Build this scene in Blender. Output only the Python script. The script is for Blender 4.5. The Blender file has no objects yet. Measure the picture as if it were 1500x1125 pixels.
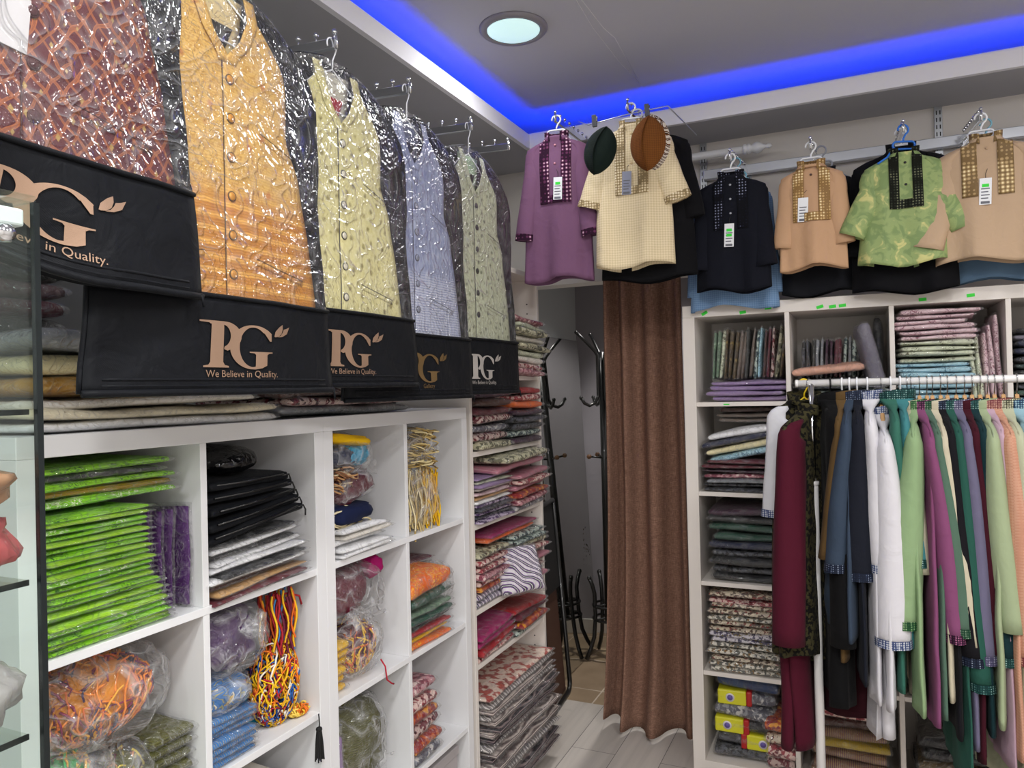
import bpy, bmesh, math, random
from mathutils import Vector, Matrix, Euler, noise
PI = math.pi
R = random.Random(11)
SC = bpy.context.scene
COL = SC.collection

# ------------------------------------------------------------------ camera
FPX, YAW, PITCH, ROLL, CAMH = 1101.2475, .431, .0071, -.0237, 1.5219
_F = Vector((-math.sin(YAW)*math.cos(PITCH), math.cos(YAW)*math.cos(PITCH), math.sin(PITCH)))
_R0 = Vector((math.cos(YAW), math.sin(YAW), 0)); _U0 = _R0.cross(_F)
_R = math.cos(ROLL)*_R0 + math.sin(ROLL)*_U0
_U = -math.sin(ROLL)*_R0 + math.cos(ROLL)*_U0
EYE = Vector((0, 0, CAMH))
def at(px, py, ax, val):
    """point of the plane ax=val that the photograph shows at pixel (px,py)"""
    d = _F + _R*((px-750)/FPX) - _U*((py-562.5)/FPX)
    i = 'xyz'.index(ax)
    return EYE + d*((val-EYE[i])/d[i])
cd = bpy.data.cameras.new('camera'); cam = bpy.data.objects.new('camera', cd); COL.objects.link(cam)
cd.sensor_width = 36; cd.lens = 36*FPX/1500; cd.clip_start = .02
m = Matrix((_R, _U, -_F)).transposed().to_4x4(); m.translation = EYE
cam.matrix_world = m; SC.camera = cam
SC.view_settings.view_transform = 'Standard'; SC.view_settings.look = 'None'
SC.view_settings.gamma = 1; SC.view_settings.use_curve_mapping = False
SC.cycles.transparent_max_bounces = 24; SC.cycles.max_bounces = 8
SC.cycles.use_denoising = True

# ------------------------------------------------------------------ mesh builder
class MB:
    def __init__(s): s.v, s.f, s.m = [], [], []
    def add(s, v, f, mi=0):
        b = len(s.v); s.v += [tuple(p) for p in v]
        s.f += [tuple(b+i for i in q) for q in f]; s.m += [mi]*len(f); return s
    def box(s, c, d, mi=0, rot=None):
        x, y, z = d[0]/2, d[1]/2, d[2]/2
        v = [Vector(p) for p in ((-x,-y,-z),(x,-y,-z),(x,y,-z),(-x,y,-z),(-x,-y,z),(x,-y,z),(x,y,z),(-x,y,z))]
        if rot: v = [rot @ p for p in v]
        c = Vector(c)
        return s.add([p+c for p in v], [(3,2,1,0),(4,5,6,7),(0,1,5,4),(1,2,6,5),(2,3,7,6),(3,0,4,7)], mi)
    def bx(s, x0, x1, y0, y1, z0, z1, mi=0):
        return s.box(((x0+x1)/2, (y0+y1)/2, (z0+z1)/2), (x1-x0, y1-y0, z1-z0), mi)
    def loft(s, rings, cap0=True, cap1=True, closed=True, mi=0):
        n = len(rings[0]); v = [p for r in rings for p in r]; f = []
        for i in range(len(rings)-1):
            for j in range(n if closed else n-1):
                k = (j+1) % n
                f.append((i*n+j, i*n+k, (i+1)*n+k, (i+1)*n+j))
        if cap0: f.append(tuple(reversed(range(n))))
        if cap1: f.append(tuple((len(rings)-1)*n+j for j in range(n)))
        return s.add(v, f, mi)
    def tube(s, pts, r, n=8, mi=0, cap=True, flat=1.0):
        pts = [Vector(p) for p in pts]; rings = []; up = None
        for i, p in enumerate(pts):
            t = (pts[min(i+1, len(pts)-1)]-pts[max(i-1, 0)])
            if t.length < 1e-9: t = Vector((0, 0, 1))
            t.normalize()
            if up is None: up = t.orthogonal().normalized()
            up = (up - t*up.dot(t)); up = up.normalized() if up.length > 1e-6 else t.orthogonal().normalized()
            b = t.cross(up); rr = r[i] if isinstance(r, (list, tuple)) else r
            rings.append([p + up*(rr*math.cos(2*PI*k/n)) + b*(rr*flat*math.sin(2*PI*k/n)) for k in range(n)])
        return s.loft(rings, cap, cap, True, mi)
    def lathe(s, prof, c, axis='z', n=20, mi=0):
        rings = []
        for r, h in prof:
            rg = []
            for k in range(n):
                a = 2*PI*k/n; p = (r*math.cos(a), r*math.sin(a), h)
                if axis == 'x': p = (h, p[0], p[1])
                if axis == 'y': p = (p[1], h, p[0])
                rg.append(Vector(c)+Vector(p))
            rings.append(rg)
        return s.loft(rings, True, True, True, mi)
    def ball(s, c, r, n=10, mi=0, sq=(1, 1, 1)):
        pr = [(r*math.sin(PI*i/(n//2+1)), -r*math.cos(PI*i/(n//2+1))) for i in range(1, n//2+1)]
        b = MB().lathe(pr, (0, 0, 0), 'z', n)
        return s.add([(c[0]+p[0]*sq[0], c[1]+p[1]*sq[1], c[2]+p[2]*sq[2]) for p in b.v], b.f, mi)
    def grid(s, fn, nu, nv, mi=0, flip=False):
        v = [fn(i/nu, j/nv) for j in range(nv+1) for i in range(nu+1)]; f = []
        for j in range(nv):
            for i in range(nu):
                q = (j*(nu+1)+i, j*(nu+1)+i+1, (j+1)*(nu+1)+i+1, (j+1)*(nu+1)+i)
                f.append(tuple(reversed(q)) if flip else q)
        return s.add(v, f, mi)
    def mesh(s, name, smooth=True):
        me = bpy.data.meshes.new(name); me.from_pydata(s.v, [], s.f)
        me.polygons.foreach_set('material_index', s.m)
        me.polygons.foreach_set('use_smooth', [smooth]*len(s.f)); me.update(); return me
    def build(s, name, mats, parent=None, smooth=True, bevel=0, solid=0, label=None):
        me = s.mesh(name, smooth)
        for q in (mats if isinstance(mats, (list, tuple)) else [mats]): me.materials.append(q)
        o = bpy.data.objects.new(name, me); COL.objects.link(o)
        if parent: o.parent = parent
        if solid:
            b = o.modifiers.new('solidify', 'SOLIDIFY'); b.thickness = solid; b.offset = 0
        if bevel:
            b = o.modifiers.new('bevel', 'BEVEL'); b.width = bevel; b.segments = 2; b.limit_method = 'ANGLE'
        if label: o['label'] = label
        return o
def tag(o, label, cat, group=None):
    o['label'] = label; o['category'] = cat
    if group: o['group'] = group
    return o
def thing(name, label, cat, loc=(0, 0, 0), rot=(0, 0, 0), group=None):
    o = bpy.data.objects.new(name, None); COL.objects.link(o); o.empty_display_size = .05
    o.location = loc; o.rotation_euler = rot
    return tag(o, label, cat, group)
def struct(o): o['kind'] = 'structure'; return o
ORD = ('topmost second third fourth fifth sixth seventh eighth ninth tenth eleventh twelfth thirteenth fourteenth fifteenth '
       'sixteenth seventeenth eighteenth nineteenth twentieth twenty-first twenty-second twenty-third twenty-fourth twenty-fifth').split()
def lerp(a, b, t): return a+(b-a)*t
def prof(tab, x):
    if x <= tab[0][0]: return tab[0][1]
    for (a, b), (c, d) in zip(tab, tab[1:]):
        if x <= c:
            t = (x-a)/(c-a); t = t*t*(3-2*t)*.5+t*.5
            return b+(d-b)*t
    return tab[-1][1]
def nz(x, y, z=0): return noise.noise(Vector((x, y, z)))

# ------------------------------------------------------------------ materials
def lin(h):
    h = h.lstrip('#'); o = []
    for i in (0, 2, 4):
        c = int(h[i:i+2], 16)/255
        o.append(c/12.92 if c <= .04045 else ((c+.055)/1.055)**2.4)
    return (*o, 1)
class NT:
    def __init__(s, name):
        s.mat = bpy.data.materials.new(name); s.mat.use_nodes = True
        s.t = s.mat.node_tree; s.t.nodes.clear()
        s.out = s.t.nodes.new('ShaderNodeOutputMaterial')
    def n(s, typ, ins=None, **kw):
        q = s.t.nodes.new('ShaderNode'+typ)
        for k, v in kw.items(): setattr(q, k, v)
        for k, v in (ins or {}).items():
            i = q.inputs[k]
            if hasattr(v, 'is_linked') or isinstance(v, bpy.types.NodeSocket): s.t.links.new(v, i)
            else: i.default_value = v
        return q
    def coord(s, kind='Object', scale=1, rot=(0, 0, 0)):
        c = s.n('TexCoord').outputs[kind]
        sc = scale if isinstance(scale, tuple) else (scale,)*3
        return s.n('Mapping', {'Vector': c, 'Scale': sc, 'Rotation': rot}).outputs[0]
    def ramp(s, fac, stops, interp='LINEAR'):
        q = s.n('ValToRGB', {'Fac': fac}); e = q.color_ramp; e.interpolation = interp
        while len(e.elements) < len(stops): e.elements.new(.5)
        for el, (p, c) in zip(e.elements, stops):
            el.position = p; el.color = lin(c) if isinstance(c, str) else (c, c, c, 1)
        return q.outputs[0]
    def mix(s, fac, a, b, mode='MIX'):
        q = s.n('Mix', data_type='RGBA', blend_type=mode)
        for i, v in ((0, fac), (6, a), (7, b)):
            if isinstance(v, bpy.types.NodeSocket): s.t.links.new(v, q.inputs[i])
            else: q.inputs[i].default_value = lin(v) if isinstance(v, str) else v
        return q.outputs[2]
    def math(s, op, a, b=0.0, c=None):
        ins = {0: a, 1: b}
        if c is not None: ins[2] = c
        q = s.n('Math', None, operation=op)
        for i, v in ins.items():
            if isinstance(v, bpy.types.NodeSocket): s.t.links.new(v, q.inputs[i])
            else: q.inputs[i].default_value = v
        return q.outputs[0]
    def bump(s, h, strength=.3, dist=.01, normal=None):
        ins = {'Height': h, 'Strength': strength, 'Distance': dist}
        if normal: ins['Normal'] = normal
        return s.n('Bump', ins).outputs[0]
    def fin(s, shader): s.t.links.new(shader, s.out.inputs[0]); return s.mat
MATS = {}
def simple(name, col, rough=.5, metal=0., coat=0., bump=None, emit=None, spec=.5):
    if name in MATS: return MATS[name]
    t = NT(name)
    ins = {'Base Color': lin(col), 'Roughness': rough, 'Metallic': metal, 'Coat Weight': coat, 'Specular IOR Level': spec}
    if bump:
        nn = t.n('TexNoise', {'Vector': t.coord(scale=bump[0]), 'Scale': 1., 'Detail': 3.}).outputs[0]
        ins['Normal'] = t.bump(nn, bump[1], bump[2] if len(bump) > 2 else .01)
    if emit: ins['Emission Color'] = lin(col); ins['Emission Strength'] = emit
    MATS[name] = t.fin(t.n('BsdfPrincipled', ins).outputs[0]); return MATS[name]

def cloth(key, base, pat=None, c2=None, c3=None, scale=1., rough=.85, coat=0., layers=0., wr=.35, weave=0., sheen=.02, metal=0.):
    """fabric; pat picks the printed or woven pattern, coat puts a crinkled clear plastic skin on it"""
    if key in MATS: return MATS[key]
    t = NT(key); co = t.coord()
    ob = t.n('ObjectInfo').outputs['Random']
    off = t.n('VectorMath', {0: co, 1: t.n('CombineXYZ', {0: t.math('MULTIPLY', ob, 3.7), 1: t.math('MULTIPLY', ob, 1.9), 2: t.math('MULTIPLY', ob, 2.3)}).outputs[0]}, operation='ADD').outputs[0]
    col = None; b = lin(base); c2 = c2 or base; c3 = c3 or c2
    if pat == 'speck':      # dense printed flowers
        v = t.n('TexVoronoi', {'Vector': off, 'Scale': 75*scale})
        sp = t.n('SeparateColor', {0: v.outputs['Color']}).outputs[0]
        col = t.ramp(sp, [(0, base), (.36, c2), (.6, c3), (.8, base)], 'CONSTANT')
        ns = t.n('TexNoise', {'Vector': off, 'Scale': 60*scale, 'Detail': 2.}).outputs[0]
        col = t.mix(t.ramp(ns, [(.5, 0), (.56, 1)]), col, c2)
    elif pat == 'band':     # embroidered motif band
        ns = t.n('TexNoise', {'Vector': off, 'Scale': 55*scale, 'Detail': 1., 'Distortion': 2.}).outputs[0]
        wv = t.n('TexNoise', {'Vector': co, 'Scale': 9., 'Detail': 0.}).outputs[0]
        ln = t.ramp(ns, [(.46, 0), (.49, 1), (.53, 1), (.56, 0)])
        msk = t.ramp(wv, [(.43, 0), (.47, 1)])
        col = t.mix(t.math('MULTIPLY', ln, msk), base, c2)
    elif pat == 'stripe':
        w = t.n('TexWave', {'Vector': co, 'Scale': 22*scale, 'Distortion': .6, 'Detail': 1.}, bands_direction='X').outputs[1]
        col = t.ramp(w, [(0, base), (.45, base), (.5, c2), (.8, c3), (.9, base)])
    elif pat == 'layer':    # many thin folds one over the other
        w = t.n('TexWave', {'Vector': co, 'Scale': 60*scale, 'Distortion': 1.2, 'Detail': 1.}, bands_direction='Z').outputs[1]
        col = t.ramp(w, [(0, c2), (.5, base), (1, c3)])
    elif pat == 'damask':
        ns = t.n('TexNoise', {'Vector': co, 'Scale': 26*scale, 'Detail': 3., 'Distortion': 1.}).outputs[0]
        col = t.ramp(ns, [(.44, base), (.52, c2), (.6, c2), (.68, c3)])
    elif pat == 'motif':    # evenly spaced small motifs
        v = t.n('TexVoronoi', {'Vector': t.coord(scale=(1, .05, 1), rot=(0, .5, 0)), 'Scale': 30*scale, 'Randomness': .25}).outputs['Distance']
        ns = t.n('TexNoise', {'Vector': co, 'Scale': 260.}).outputs[0]
        d = t.math('ADD', v, t.math('MULTIPLY', t.math('SUBTRACT', ns, .5), .22))
        col = t.mix(t.ramp(d, [(.12, 1), (.26, 0)]), base, c2)
        n2 = t.n('TexNoise', {'Vector': co, 'Scale': 90., 'Detail': 3.}).outputs[0]
        col = t.mix(t.ramp(n2, [(.48, 0), (.66, .55)]), col, c3)
    elif pat == 'check':
        col = t.n('TexChecker', {'Vector': t.coord(scale=(1, .02, 1), rot=(0, PI/4, 0)), 'Scale': 110*scale, 'Color1': b, 'Color2': lin(c2)}).outputs[0]
    elif pat == 'zig':
        w = t.n('TexWave', {'Vector': t.coord(scale=(1, 1, 1), rot=(.4, .3, .7)), 'Scale': 16*scale, 'Distortion': 5., 'Detail': 0.}, wave_profile='TRI').outputs[1]
        col = t.ramp(w, [(0, base), (.4, base), (.45, c2), (.62, c2), (.66, c3), (.85, c3), (.9, base)], 'CONSTANT')
    elif pat == 'emb':      # mirror-work trim
        v = t.n('TexVoronoi', {'Vector': co, 'Scale': 85*scale, 'Randomness': .15})
        col = t.ramp(v.outputs['Distance'], [(.0, c3), (.22, c3), (.27, base), (.42, base), (.5, c2)], 'LINEAR')
    elif pat == 'slub':
        w = t.n('TexNoise', {'Vector': t.coord(scale=(60, 60, 700)), 'Scale': 1., 'Detail': 2.}).outputs[0]
        w2 = t.n('TexNoise', {'Vector': t.coord(scale=(700, 700, 40)), 'Scale': 1., 'Detail': 2.}).outputs[0]
        col = t.ramp(t.math('MULTIPLY', t.math('ADD', w, w2), .5), [(.36, c2), (.5, base), (.64, c3)])
    if col is None:
        ns = t.n('TexNoise', {'Vector': off, 'Scale': 9., 'Detail': 2.}).outputs[0]
        col = t.mix(t.math('MULTIPLY', ns, .25), base, c2)
    nrm = None
    if weave:
        ws = t.n('TexWave', {'Vector': co, 'Scale': 260., 'Distortion': 1.}, bands_direction='DIAGONAL').outputs[1]
        nrm = t.bump(ws, weave, .001)
    if layers:
        wl = t.n('TexWave', {'Vector': co, 'Scale': layers, 'Distortion': 2., 'Detail': 2., 'Detail Scale': .6}, bands_direction='Z').outputs[1]
        nrm = t.bump(wl, .55, .004, nrm)
    if wr:
        nw = t.n('TexNoise', {'Vector': off, 'Scale': 16., 'Detail': 3., 'Distortion': .8}).outputs[0]
        nrm = t.bump(nw, wr, .012, nrm)
    ins = {'Base Color': col, 'Roughness': rough, 'Sheen Weight': sheen, 'Metallic': metal, 'Specular IOR Level': .16}
    if nrm: ins['Normal'] = nrm
    if coat:
        vw = t.n('TexNoise', {'Vector': off, 'Scale': 34., 'Detail': 2., 'Distortion': 1.5}).outputs[0]
        ins.update({'Coat Weight': coat, 'Coat Roughness': .1, 'Coat Normal': t.bump(vw, .7, .012)})
    MATS[key] = t.fin(t.n('BsdfPrincipled', ins).outputs[0]); return MATS[key]

def film(key, scale=30., strength=.6, haze=.05, base=.04, rough=.1, tint='#ffffff', gain=1.0, dense=.5):
    """clear crinkled plastic film: thin sharp creases, denser in patches"""
    if key in MATS: return MATS[key]
    t = NT(key); co = t.coord()
    def ridge(sc, pw, ds=1.2):
        n = t.n('TexNoise', {'Vector': co, 'Scale': sc, 'Detail': 1., 'Distortion': ds}).outputs[0]
        r = t.math('SUBTRACT', 1., t.math('ABSOLUTE', t.math('MULTIPLY', t.math('SUBTRACT', n, .5), 4.)))
        return t.math('POWER', t.math('MAXIMUM', r, 0.), pw)
    ms = t.ramp(t.n('TexNoise', {'Vector': co, 'Scale': scale*.22, 'Detail': 1.}).outputs[0], [(.5-.2*dense, 0), (.62, 1)])
    fine = t.n('TexNoise', {'Vector': co, 'Scale': scale*3.2, 'Detail': 1., 'Distortion': .8}).outputs[0]
    h = t.math('ADD', t.math('MULTIPLY', ridge(scale*.55, 7.), .55), t.math('MULTIPLY', ms, t.math('ADD', t.math('MULTIPLY', ridge(scale*1.5, 5.), .3), t.math('MULTIPLY', fine, .32))))
    nrm = t.bump(h, strength, .02)
    fc = t.n('LayerWeight', {'Blend': .5, 'Normal': nrm}).outputs['Facing']
    fr = t.math('MULTIPLY', t.math('POWER', fc, 4.), .55*gain)
    fac = t.math('MINIMUM', t.math('ADD', fr, base), .9)
    tr = t.n('BsdfTransparent', {'Color': lin(tint)}).outputs[0]
    gl = t.n('BsdfGlossy', {'Roughness': rough, 'Normal': nrm, 'Color': (1, 1, 1, 1)}).outputs[0]
    sh = t.n('MixShader', {0: fac, 1: tr, 2: gl}).outputs[0]
    if haze:
        df = t.n('BsdfDiffuse', {'Color': (.85, .85, .87, 1), 'Normal': nrm}).outputs[0]
        hz = t.math('MULTIPLY', t.math('ADD', ridge(scale*.55, 4.), .12), haze)
        sh = t.n('MixShader', {0: hz, 1: sh, 2: df}).outputs[0]
    MATS[key] = t.fin(sh); return MATS[key]

WHITE = simple('white_laminate', '#e6e6e8', .38, bump=(9, .05))
CREAMW = simple('cream_laminate', '#e4ddd6', .45)
CHROME = simple('chrome', '#d8dadd', .12, 1.)
STEEL = simple('steel_rail', '#b9bdc2', .3, .8)
BLACKM = simple('black_metal', '#0c0c0d', .35, .0, .4)
BLACKF = cloth('black_nonwoven', '#0f1116', c2='#090a0d', rough=.6, wr=.5, weave=.15)
WPLAST = simple('white_plastic', '#eef0f4', .3)
GREENS = simple('green_sticker', '#35e03c', .6)
FILM = film('clear_film')
FILMP = film('packet_film', 40, .65, .12, .06, .09, dense=1.)
FILMB = film('bag_film', 26, .8, .35, .05, .1)
# ------------------------------------------------------------------ the room
XW, YB, YA = -1.605, 3.385, 4.47          # left wall, back wall, alcove back wall
SOF, CEIL = 2.59, 2.755
DX0, DX1, DZ = XW, -.668, 2.02        # doorway into the fitting corner
def wood_floor():
    t = NT('grey_planks'); co = t.coord()
    br = t.n('TexBrick', {'Vector': t.coord(rot=(0, 0, PI/2)), 'Scale': 1., 'Color1': lin('#c0bab4'), 'Color2': lin('#d0cac4'), 'Mortar': lin('#6f6b69'), 'Mortar Size': .0015, 'Brick Width': 1.2, 'Row Height': .19, 'Bias': 0.})
    g = t.n('TexNoise', {'Vector': t.coord(scale=(26, 1.6, 1)), 'Scale': 1., 'Detail': 5., 'Distortion': .6}).outputs[0]
    k = t.n('TexNoise', {'Vector': co, 'Scale': 7., 'Detail': 2.}).outputs[0]
    c = t.mix(.75, br.outputs[0], t.ramp(g, [(.3, '#a39d98'), (.5, '#d0cac5'), (.7, '#e6e0da')]), 'MULTIPLY')
    c = t.mix(t.ramp(k, [(.28, .6), (.36, 0)]), c, '#4c4846')
    c = t.mix(.45, c, br.outputs[0])
    return t.fin(t.n('BsdfPrincipled', {'Base Color': c, 'Roughness': .42, 'Normal': t.bump(g, .1, .002)}).outputs[0])
def tile_floor():
    t = NT('beige_tiles')
    br = t.n('TexBrick', {'Vector': t.coord(), 'Scale': 1., 'Color1': lin('#a08c70'), 'Color2': lin('#94806a'), 'Mortar': lin('#cdbfae'), 'Mortar Size': .004, 'Brick Width': .4, 'Row Height': .4}, offset=0.)
    k = t.n('TexNoise', {'Vector': t.coord(), 'Scale': 8., 'Detail': 4.}).outputs[0]
    c = t.mix(t.ramp(k, [(.35, 0), (.7, .6)]), br.outputs[0], '#7d6a55')
    return t.fin(t.n('BsdfPrincipled', {'Base Color': c, 'Roughness': .35}).outputs[0])
def paint(key, c, r=.85): return simple(key, c, r, bump=(40, .05))
WALLM = paint('wall_paint_warm', '#d9d4cf'); WALLG = paint('wall_paint_grey', '#a9acad')
CEILM = paint('ceiling_paint', '#bebfcb'); SOFM = paint('soffit_paint', '#b3b3b8'); FASM = paint('fascia_paint', '#f4f4fa')
X1, Y0 = 2.4, -1.9
struct(MB().bx(XW-.1, X1, Y0, YB+.06, -.06, 0).build('floor', wood_floor(), smooth=False))
struct(MB().bx(XW-.1, 0, YB+.06, YA+.1, -.06, 0).build('floor_tiles', tile_floor(), smooth=False))
struct(MB().bx(XW-.1, XW, Y0, YA+.1, 0, CEIL).build('wall_left', WALLG, smooth=False))
struct(MB().bx(X1, X1+.1, Y0, YB, 0, CEIL).build('wall_right', WALLM, smooth=False))
struct(MB().bx(XW-.1, X1+.1, Y0-.1, Y0, 0, CEIL).build('wall_front', WALLM, smooth=False))
w = MB().bx(DX0, DX1, YB, YB+.12, DZ, CEIL).bx(DX1, X1+.1, YB, YB+.12, 0, CEIL)
struct(w.build('wall_back', WALLM, smooth=False))
struct(MB().bx(XW-.1, .1, YA, YA+.1, 0, CEIL).build('wall_alcove', paint('alcove_paint', '#8f8b90'), smooth=False))
struct(MB().bx(-.52, -.42, YB+.12, YA, 0, CEIL).build('wall_alcove_side', WALLM, smooth=False))
struct(MB().bx(XW, -.52, YA-.015, YA, 0, .09).bx(XW, XW+.015, YB+.12, YA-.015, 0, .09).build('baseboard_alcove', simple('skirting', '#c9c4bd', .5), smooth=False, bevel=.003))
struct(MB().bx(XW-.1, X1+.1, Y0-.1, YA+.1, CEIL, CEIL+.08).build('ceiling', CEILM, smooth=False))
# dropped border with an upstanding lip; the blue strip lies behind the lip
LX, LY = -1.30, 3.075
LT = SOF+.062
struct(MB().bx(XW, LX-.02, Y0, YB, SOF, SOF+.02).bx(LX-.02, X1, LY+.02, YB, SOF, SOF+.02).build('trim_1', SOFM, smooth=False))
struct(MB().bx(LX-.02, LX, Y0, LY+.02, SOF-.001, LT).bx(LX, X1, LY, LY+.02, SOF-.001, LT).build('trim_2', FASM, smooth=False))
BLUE = simple('blue_led', '#003cff', .5, emit=20.)
struct(MB().bx(LX-.038, LX-.03, Y0, LY+.038, SOF+.02, LT+.016).bx(LX-.03, X1, LY+.03, LY+.038, SOF+.02, LT+.016).build('trim_4', FASM, smooth=False))
led = MB().bx(LX-.085, LX-.070, Y0+.05, LY+.07, SOF+.021, SOF+.031).bx(LX-.070, X1-.05, LY+.07, LY+.085, SOF+.021, SOF+.031)
tag(led.build('led_strip', BLUE, smooth=False), 'blue light strip lying behind the ceiling border lip', 'light strip')
# recessed round downlight
P = at(752, 41, 'z', CEIL)
dl = thing('downlight', 'round recessed downlight glowing pale in the grey ceiling', 'ceiling light', (P.x, P.y, CEIL))
MB().lathe([(.089, -.004), (.092, -.012), (.110, -.012), (.117, -.004), (.117, .0)], (0, 0, 0), n=48).build('rim', simple('light_rim', '#8d8a92', .4), dl)
MB().lathe([(.0005, -.013), (.085, -.0135), (.090, -.010), (.090, -.004)], (0, 0, 0), n=48).build('diffuser', simple('light_diffuser', '#cdeeee', .3, emit=.75), dl)
# fine plaster cracks in the ceiling
cr = MB()
for pts in (((832, -20), (868, 40), (905, 88), (941, 127)), ((848, -5), (884, 41), (901, 56), (935, 118))):
    q = [at(x, y, 'z', CEIL-.0008) for x, y in pts]
    cr.tube(q, .0011, 5)
struct(cr.build('trim_3', simple('crack_white', '#d9d9de', .8)))
# lamps of the shop (spread over the ceiling behind and above the view)
def lamp(x, y, pw, r=.12, z=CEIL-.03, col=(1, .99, .975)):
    l = bpy.data.lights.new('ceiling_lamp', 'AREA'); l.shape = 'DISK'; l.size = r*2; l.energy = pw; l.color = col
    o = bpy.data.objects.new('ceiling_lamp', l); COL.objects.link(o); o.location = (x, y, z); return o
for x, y, p in ((-.30, .45, 22), (.75, 1.25, 13), (.35, -.5, 28), (1.4, .3, 22), (1.6, 1.6, 13), (-.4, -1.0, 22), (P.x, P.y, 3.5), (1.3, -1.1, 18)):
    lamp(x, y, p)
sl = bpy.data.lights.new('alcove_fill', 'SPOT'); sl.energy = 105; sl.spot_size = 1.25; sl.spot_blend = .5; sl.shadow_soft_size = .05; sl.color = (1, .97, .93)  # added fill spot, no fixture known; brightens the lower fitting corner
so_ = bpy.data.objects.new('alcove_fill', sl); COL.objects.link(so_); so_.location = (-1.0, 3.95, CEIL-.03)
wd = bpy.data.worlds.new('world'); SC.world = wd; wd.use_nodes = True
wd.node_tree.nodes['Background'].inputs[0].default_value = (.6, .65, .7, 1); wd.node_tree.nodes['Background'].inputs[1].default_value = .15
SC.view_settings.exposure = 0.0

# ------------------------------------------------------------------ white cube shelving
OS, OT, CC, DD = .0357, .0372, .335, .0165
XL, YL0 = -1.219, .7562
WL = 2*OS+2*CC+DD; TL = 2*OT+4*CC+3*DD
def left_unit(y0, label):
    r = thing('cube_shelf', label, 'shelf unit', (XL-.385, y0, 0))
    d = .385
    MB().bx(0, d, 0, WL, TL-OT, TL).build('top_board', WHITE, r, False, .0015)
    MB().bx(0, d, 0, WL, 0, OT).build('bottom_board', WHITE, r, False, .0015)
    for a in (0, WL-OS): MB().bx(0, d, a, a+OS, OT, TL-OT).build('side_panel', WHITE, r, False, .001)
    for k in range(3):
        z = TL-OT-(k+1)*CC-k*DD
        MB().bx(.004, d-.002, OS, WL-OS, z-DD, z).build('shelf_board', WHITE, r, False, .001)
    for k in range(4):
        z = TL-OT-k*(CC+DD)
        MB().bx(.004, d-.003, OS+CC, OS+CC+DD, z-CC, z).build('divider', WHITE, r, False, .001)
    return r
left_unit(YL0, 'white four tier cube shelf by the glass cabinet, lime green packets inside')
left_unit(YL0+WL, 'white four tier cube shelf beside the tall open bookcase')
def LC(col, row):
    y0 = YL0 + (col//2)*WL + OS + (col % 2)*(CC+DD)
    z1 = TL-OT-row*(CC+DD)
    return y0, y0+CC, z1-CC, z1
OR, XR, YR = .0468, -.6266, 2.9969
TR = 2*OR+5*CC+4*DD; WR = 2*OR+5*CC+4*DD
ru = thing('cube_shelf', 'large white five tier cube shelf along the back wall, green price stickers on top', 'shelf unit', (XR, YR, 0))
MB().bx(0, WR, 0, .385, TR-OR, TR).build('top_board', CREAMW, ru, False, .0015)
MB().bx(0, WR, 0, .385, 0, OR).build('bottom_board', CREAMW, ru, False, .0015)
for a in (0, WR-OR): MB().bx(a, a+OR, 0, .385, OR, TR-OR).build('side_panel', CREAMW, ru, False, .001)
for k in range(4):
    a = OR+(k+1)*CC+k*DD
    MB().bx(a, a+DD, .002, .383, OR, TR-OR).build('divider', CREAMW, ru, False, .001)
for c in range(5):
    for k in range(4):
        z = TR-OR-(k+1)*CC-k*DD; a = OR+c*(CC+DD)
        MB().bx(a, a+CC, .003, .383, z-DD, z).build('shelf_board', CREAMW, ru, False, .001)
def RC(col, row):
    x0 = XR+OR+col*(CC+DD); z1 = TR-OR-row*(CC+DD)
    return x0, x0+CC, z1-CC, z1
for px, py, a in ((1032, 459, .5), (1088, 457.5, .15), (1125, 451, .05), (1201, 449.5, .25), (1219.5, 449, .1), (1234, 447.5, .1), (1351.5, 438.7, .05), (1422, 432.5, .08)):
    q = at(px, py, 'y', YR-.0006)
    o = MB().box((0, 0, 0), (.024, .0012, .0115)).build('price_sticker', GREENS, ru, False, label='small bright green price sticker')
    o.location = (q.x-XR, -.0006, q.z); o.rotation_euler = (0, -a, 0)
q = at(1064, 592.5, 'y', YR)
o = MB().box((0, 0, 0), (.022, .0012, .004)).build('price_sticker', GREENS, ru, False); o.location = (q.x-XR, .0024, q.z)

# tall open bookcase in the corner
YT0, YT1, TX = 2.300, 2.945, -1.222
TSH = (1.575, 1.305, 1.05, .752, .562)
bc = thing('bookcase', 'tall white open bookcase with peg holes beside the fitting corner', 'bookcase', (TX-.30, YT0, 0))
MB().bx(0, .30, 0, .02, 0, 2.0).build('side_panel', CREAMW, bc, False, .001)
sp = MB().bx(0, .30, YT1-YT0-.02, YT1-YT0, 0, 2.0).build('side_panel', CREAMW, bc, False, .001)
MB().bx(0, .30, .02, YT1-YT0-.02, 1.98, 2.0).build('top_board', CREAMW, bc, False, .001)
MB().bx(0, .008, .02, YT1-YT0-.02, .06, 1.98).build('back_panel', CREAMW, bc, False)
for z in TSH+(.065,):
    MB().bx(.008, .295, .02, YT1-YT0-.02, z-.018, z).build('shelf_board', CREAMW, bc, False, .001)
hm = MB()
for i in range(44):
    z = .16+i*.04
    for x in (.045, .255): hm.lathe([(.003, -.0006), (.003, .0)], (x, YT1-YT0-.02, z), 'y', 8)
hm.build('peg_holes', simple('hole_dark', '#2a2624', .9), bc)
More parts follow.
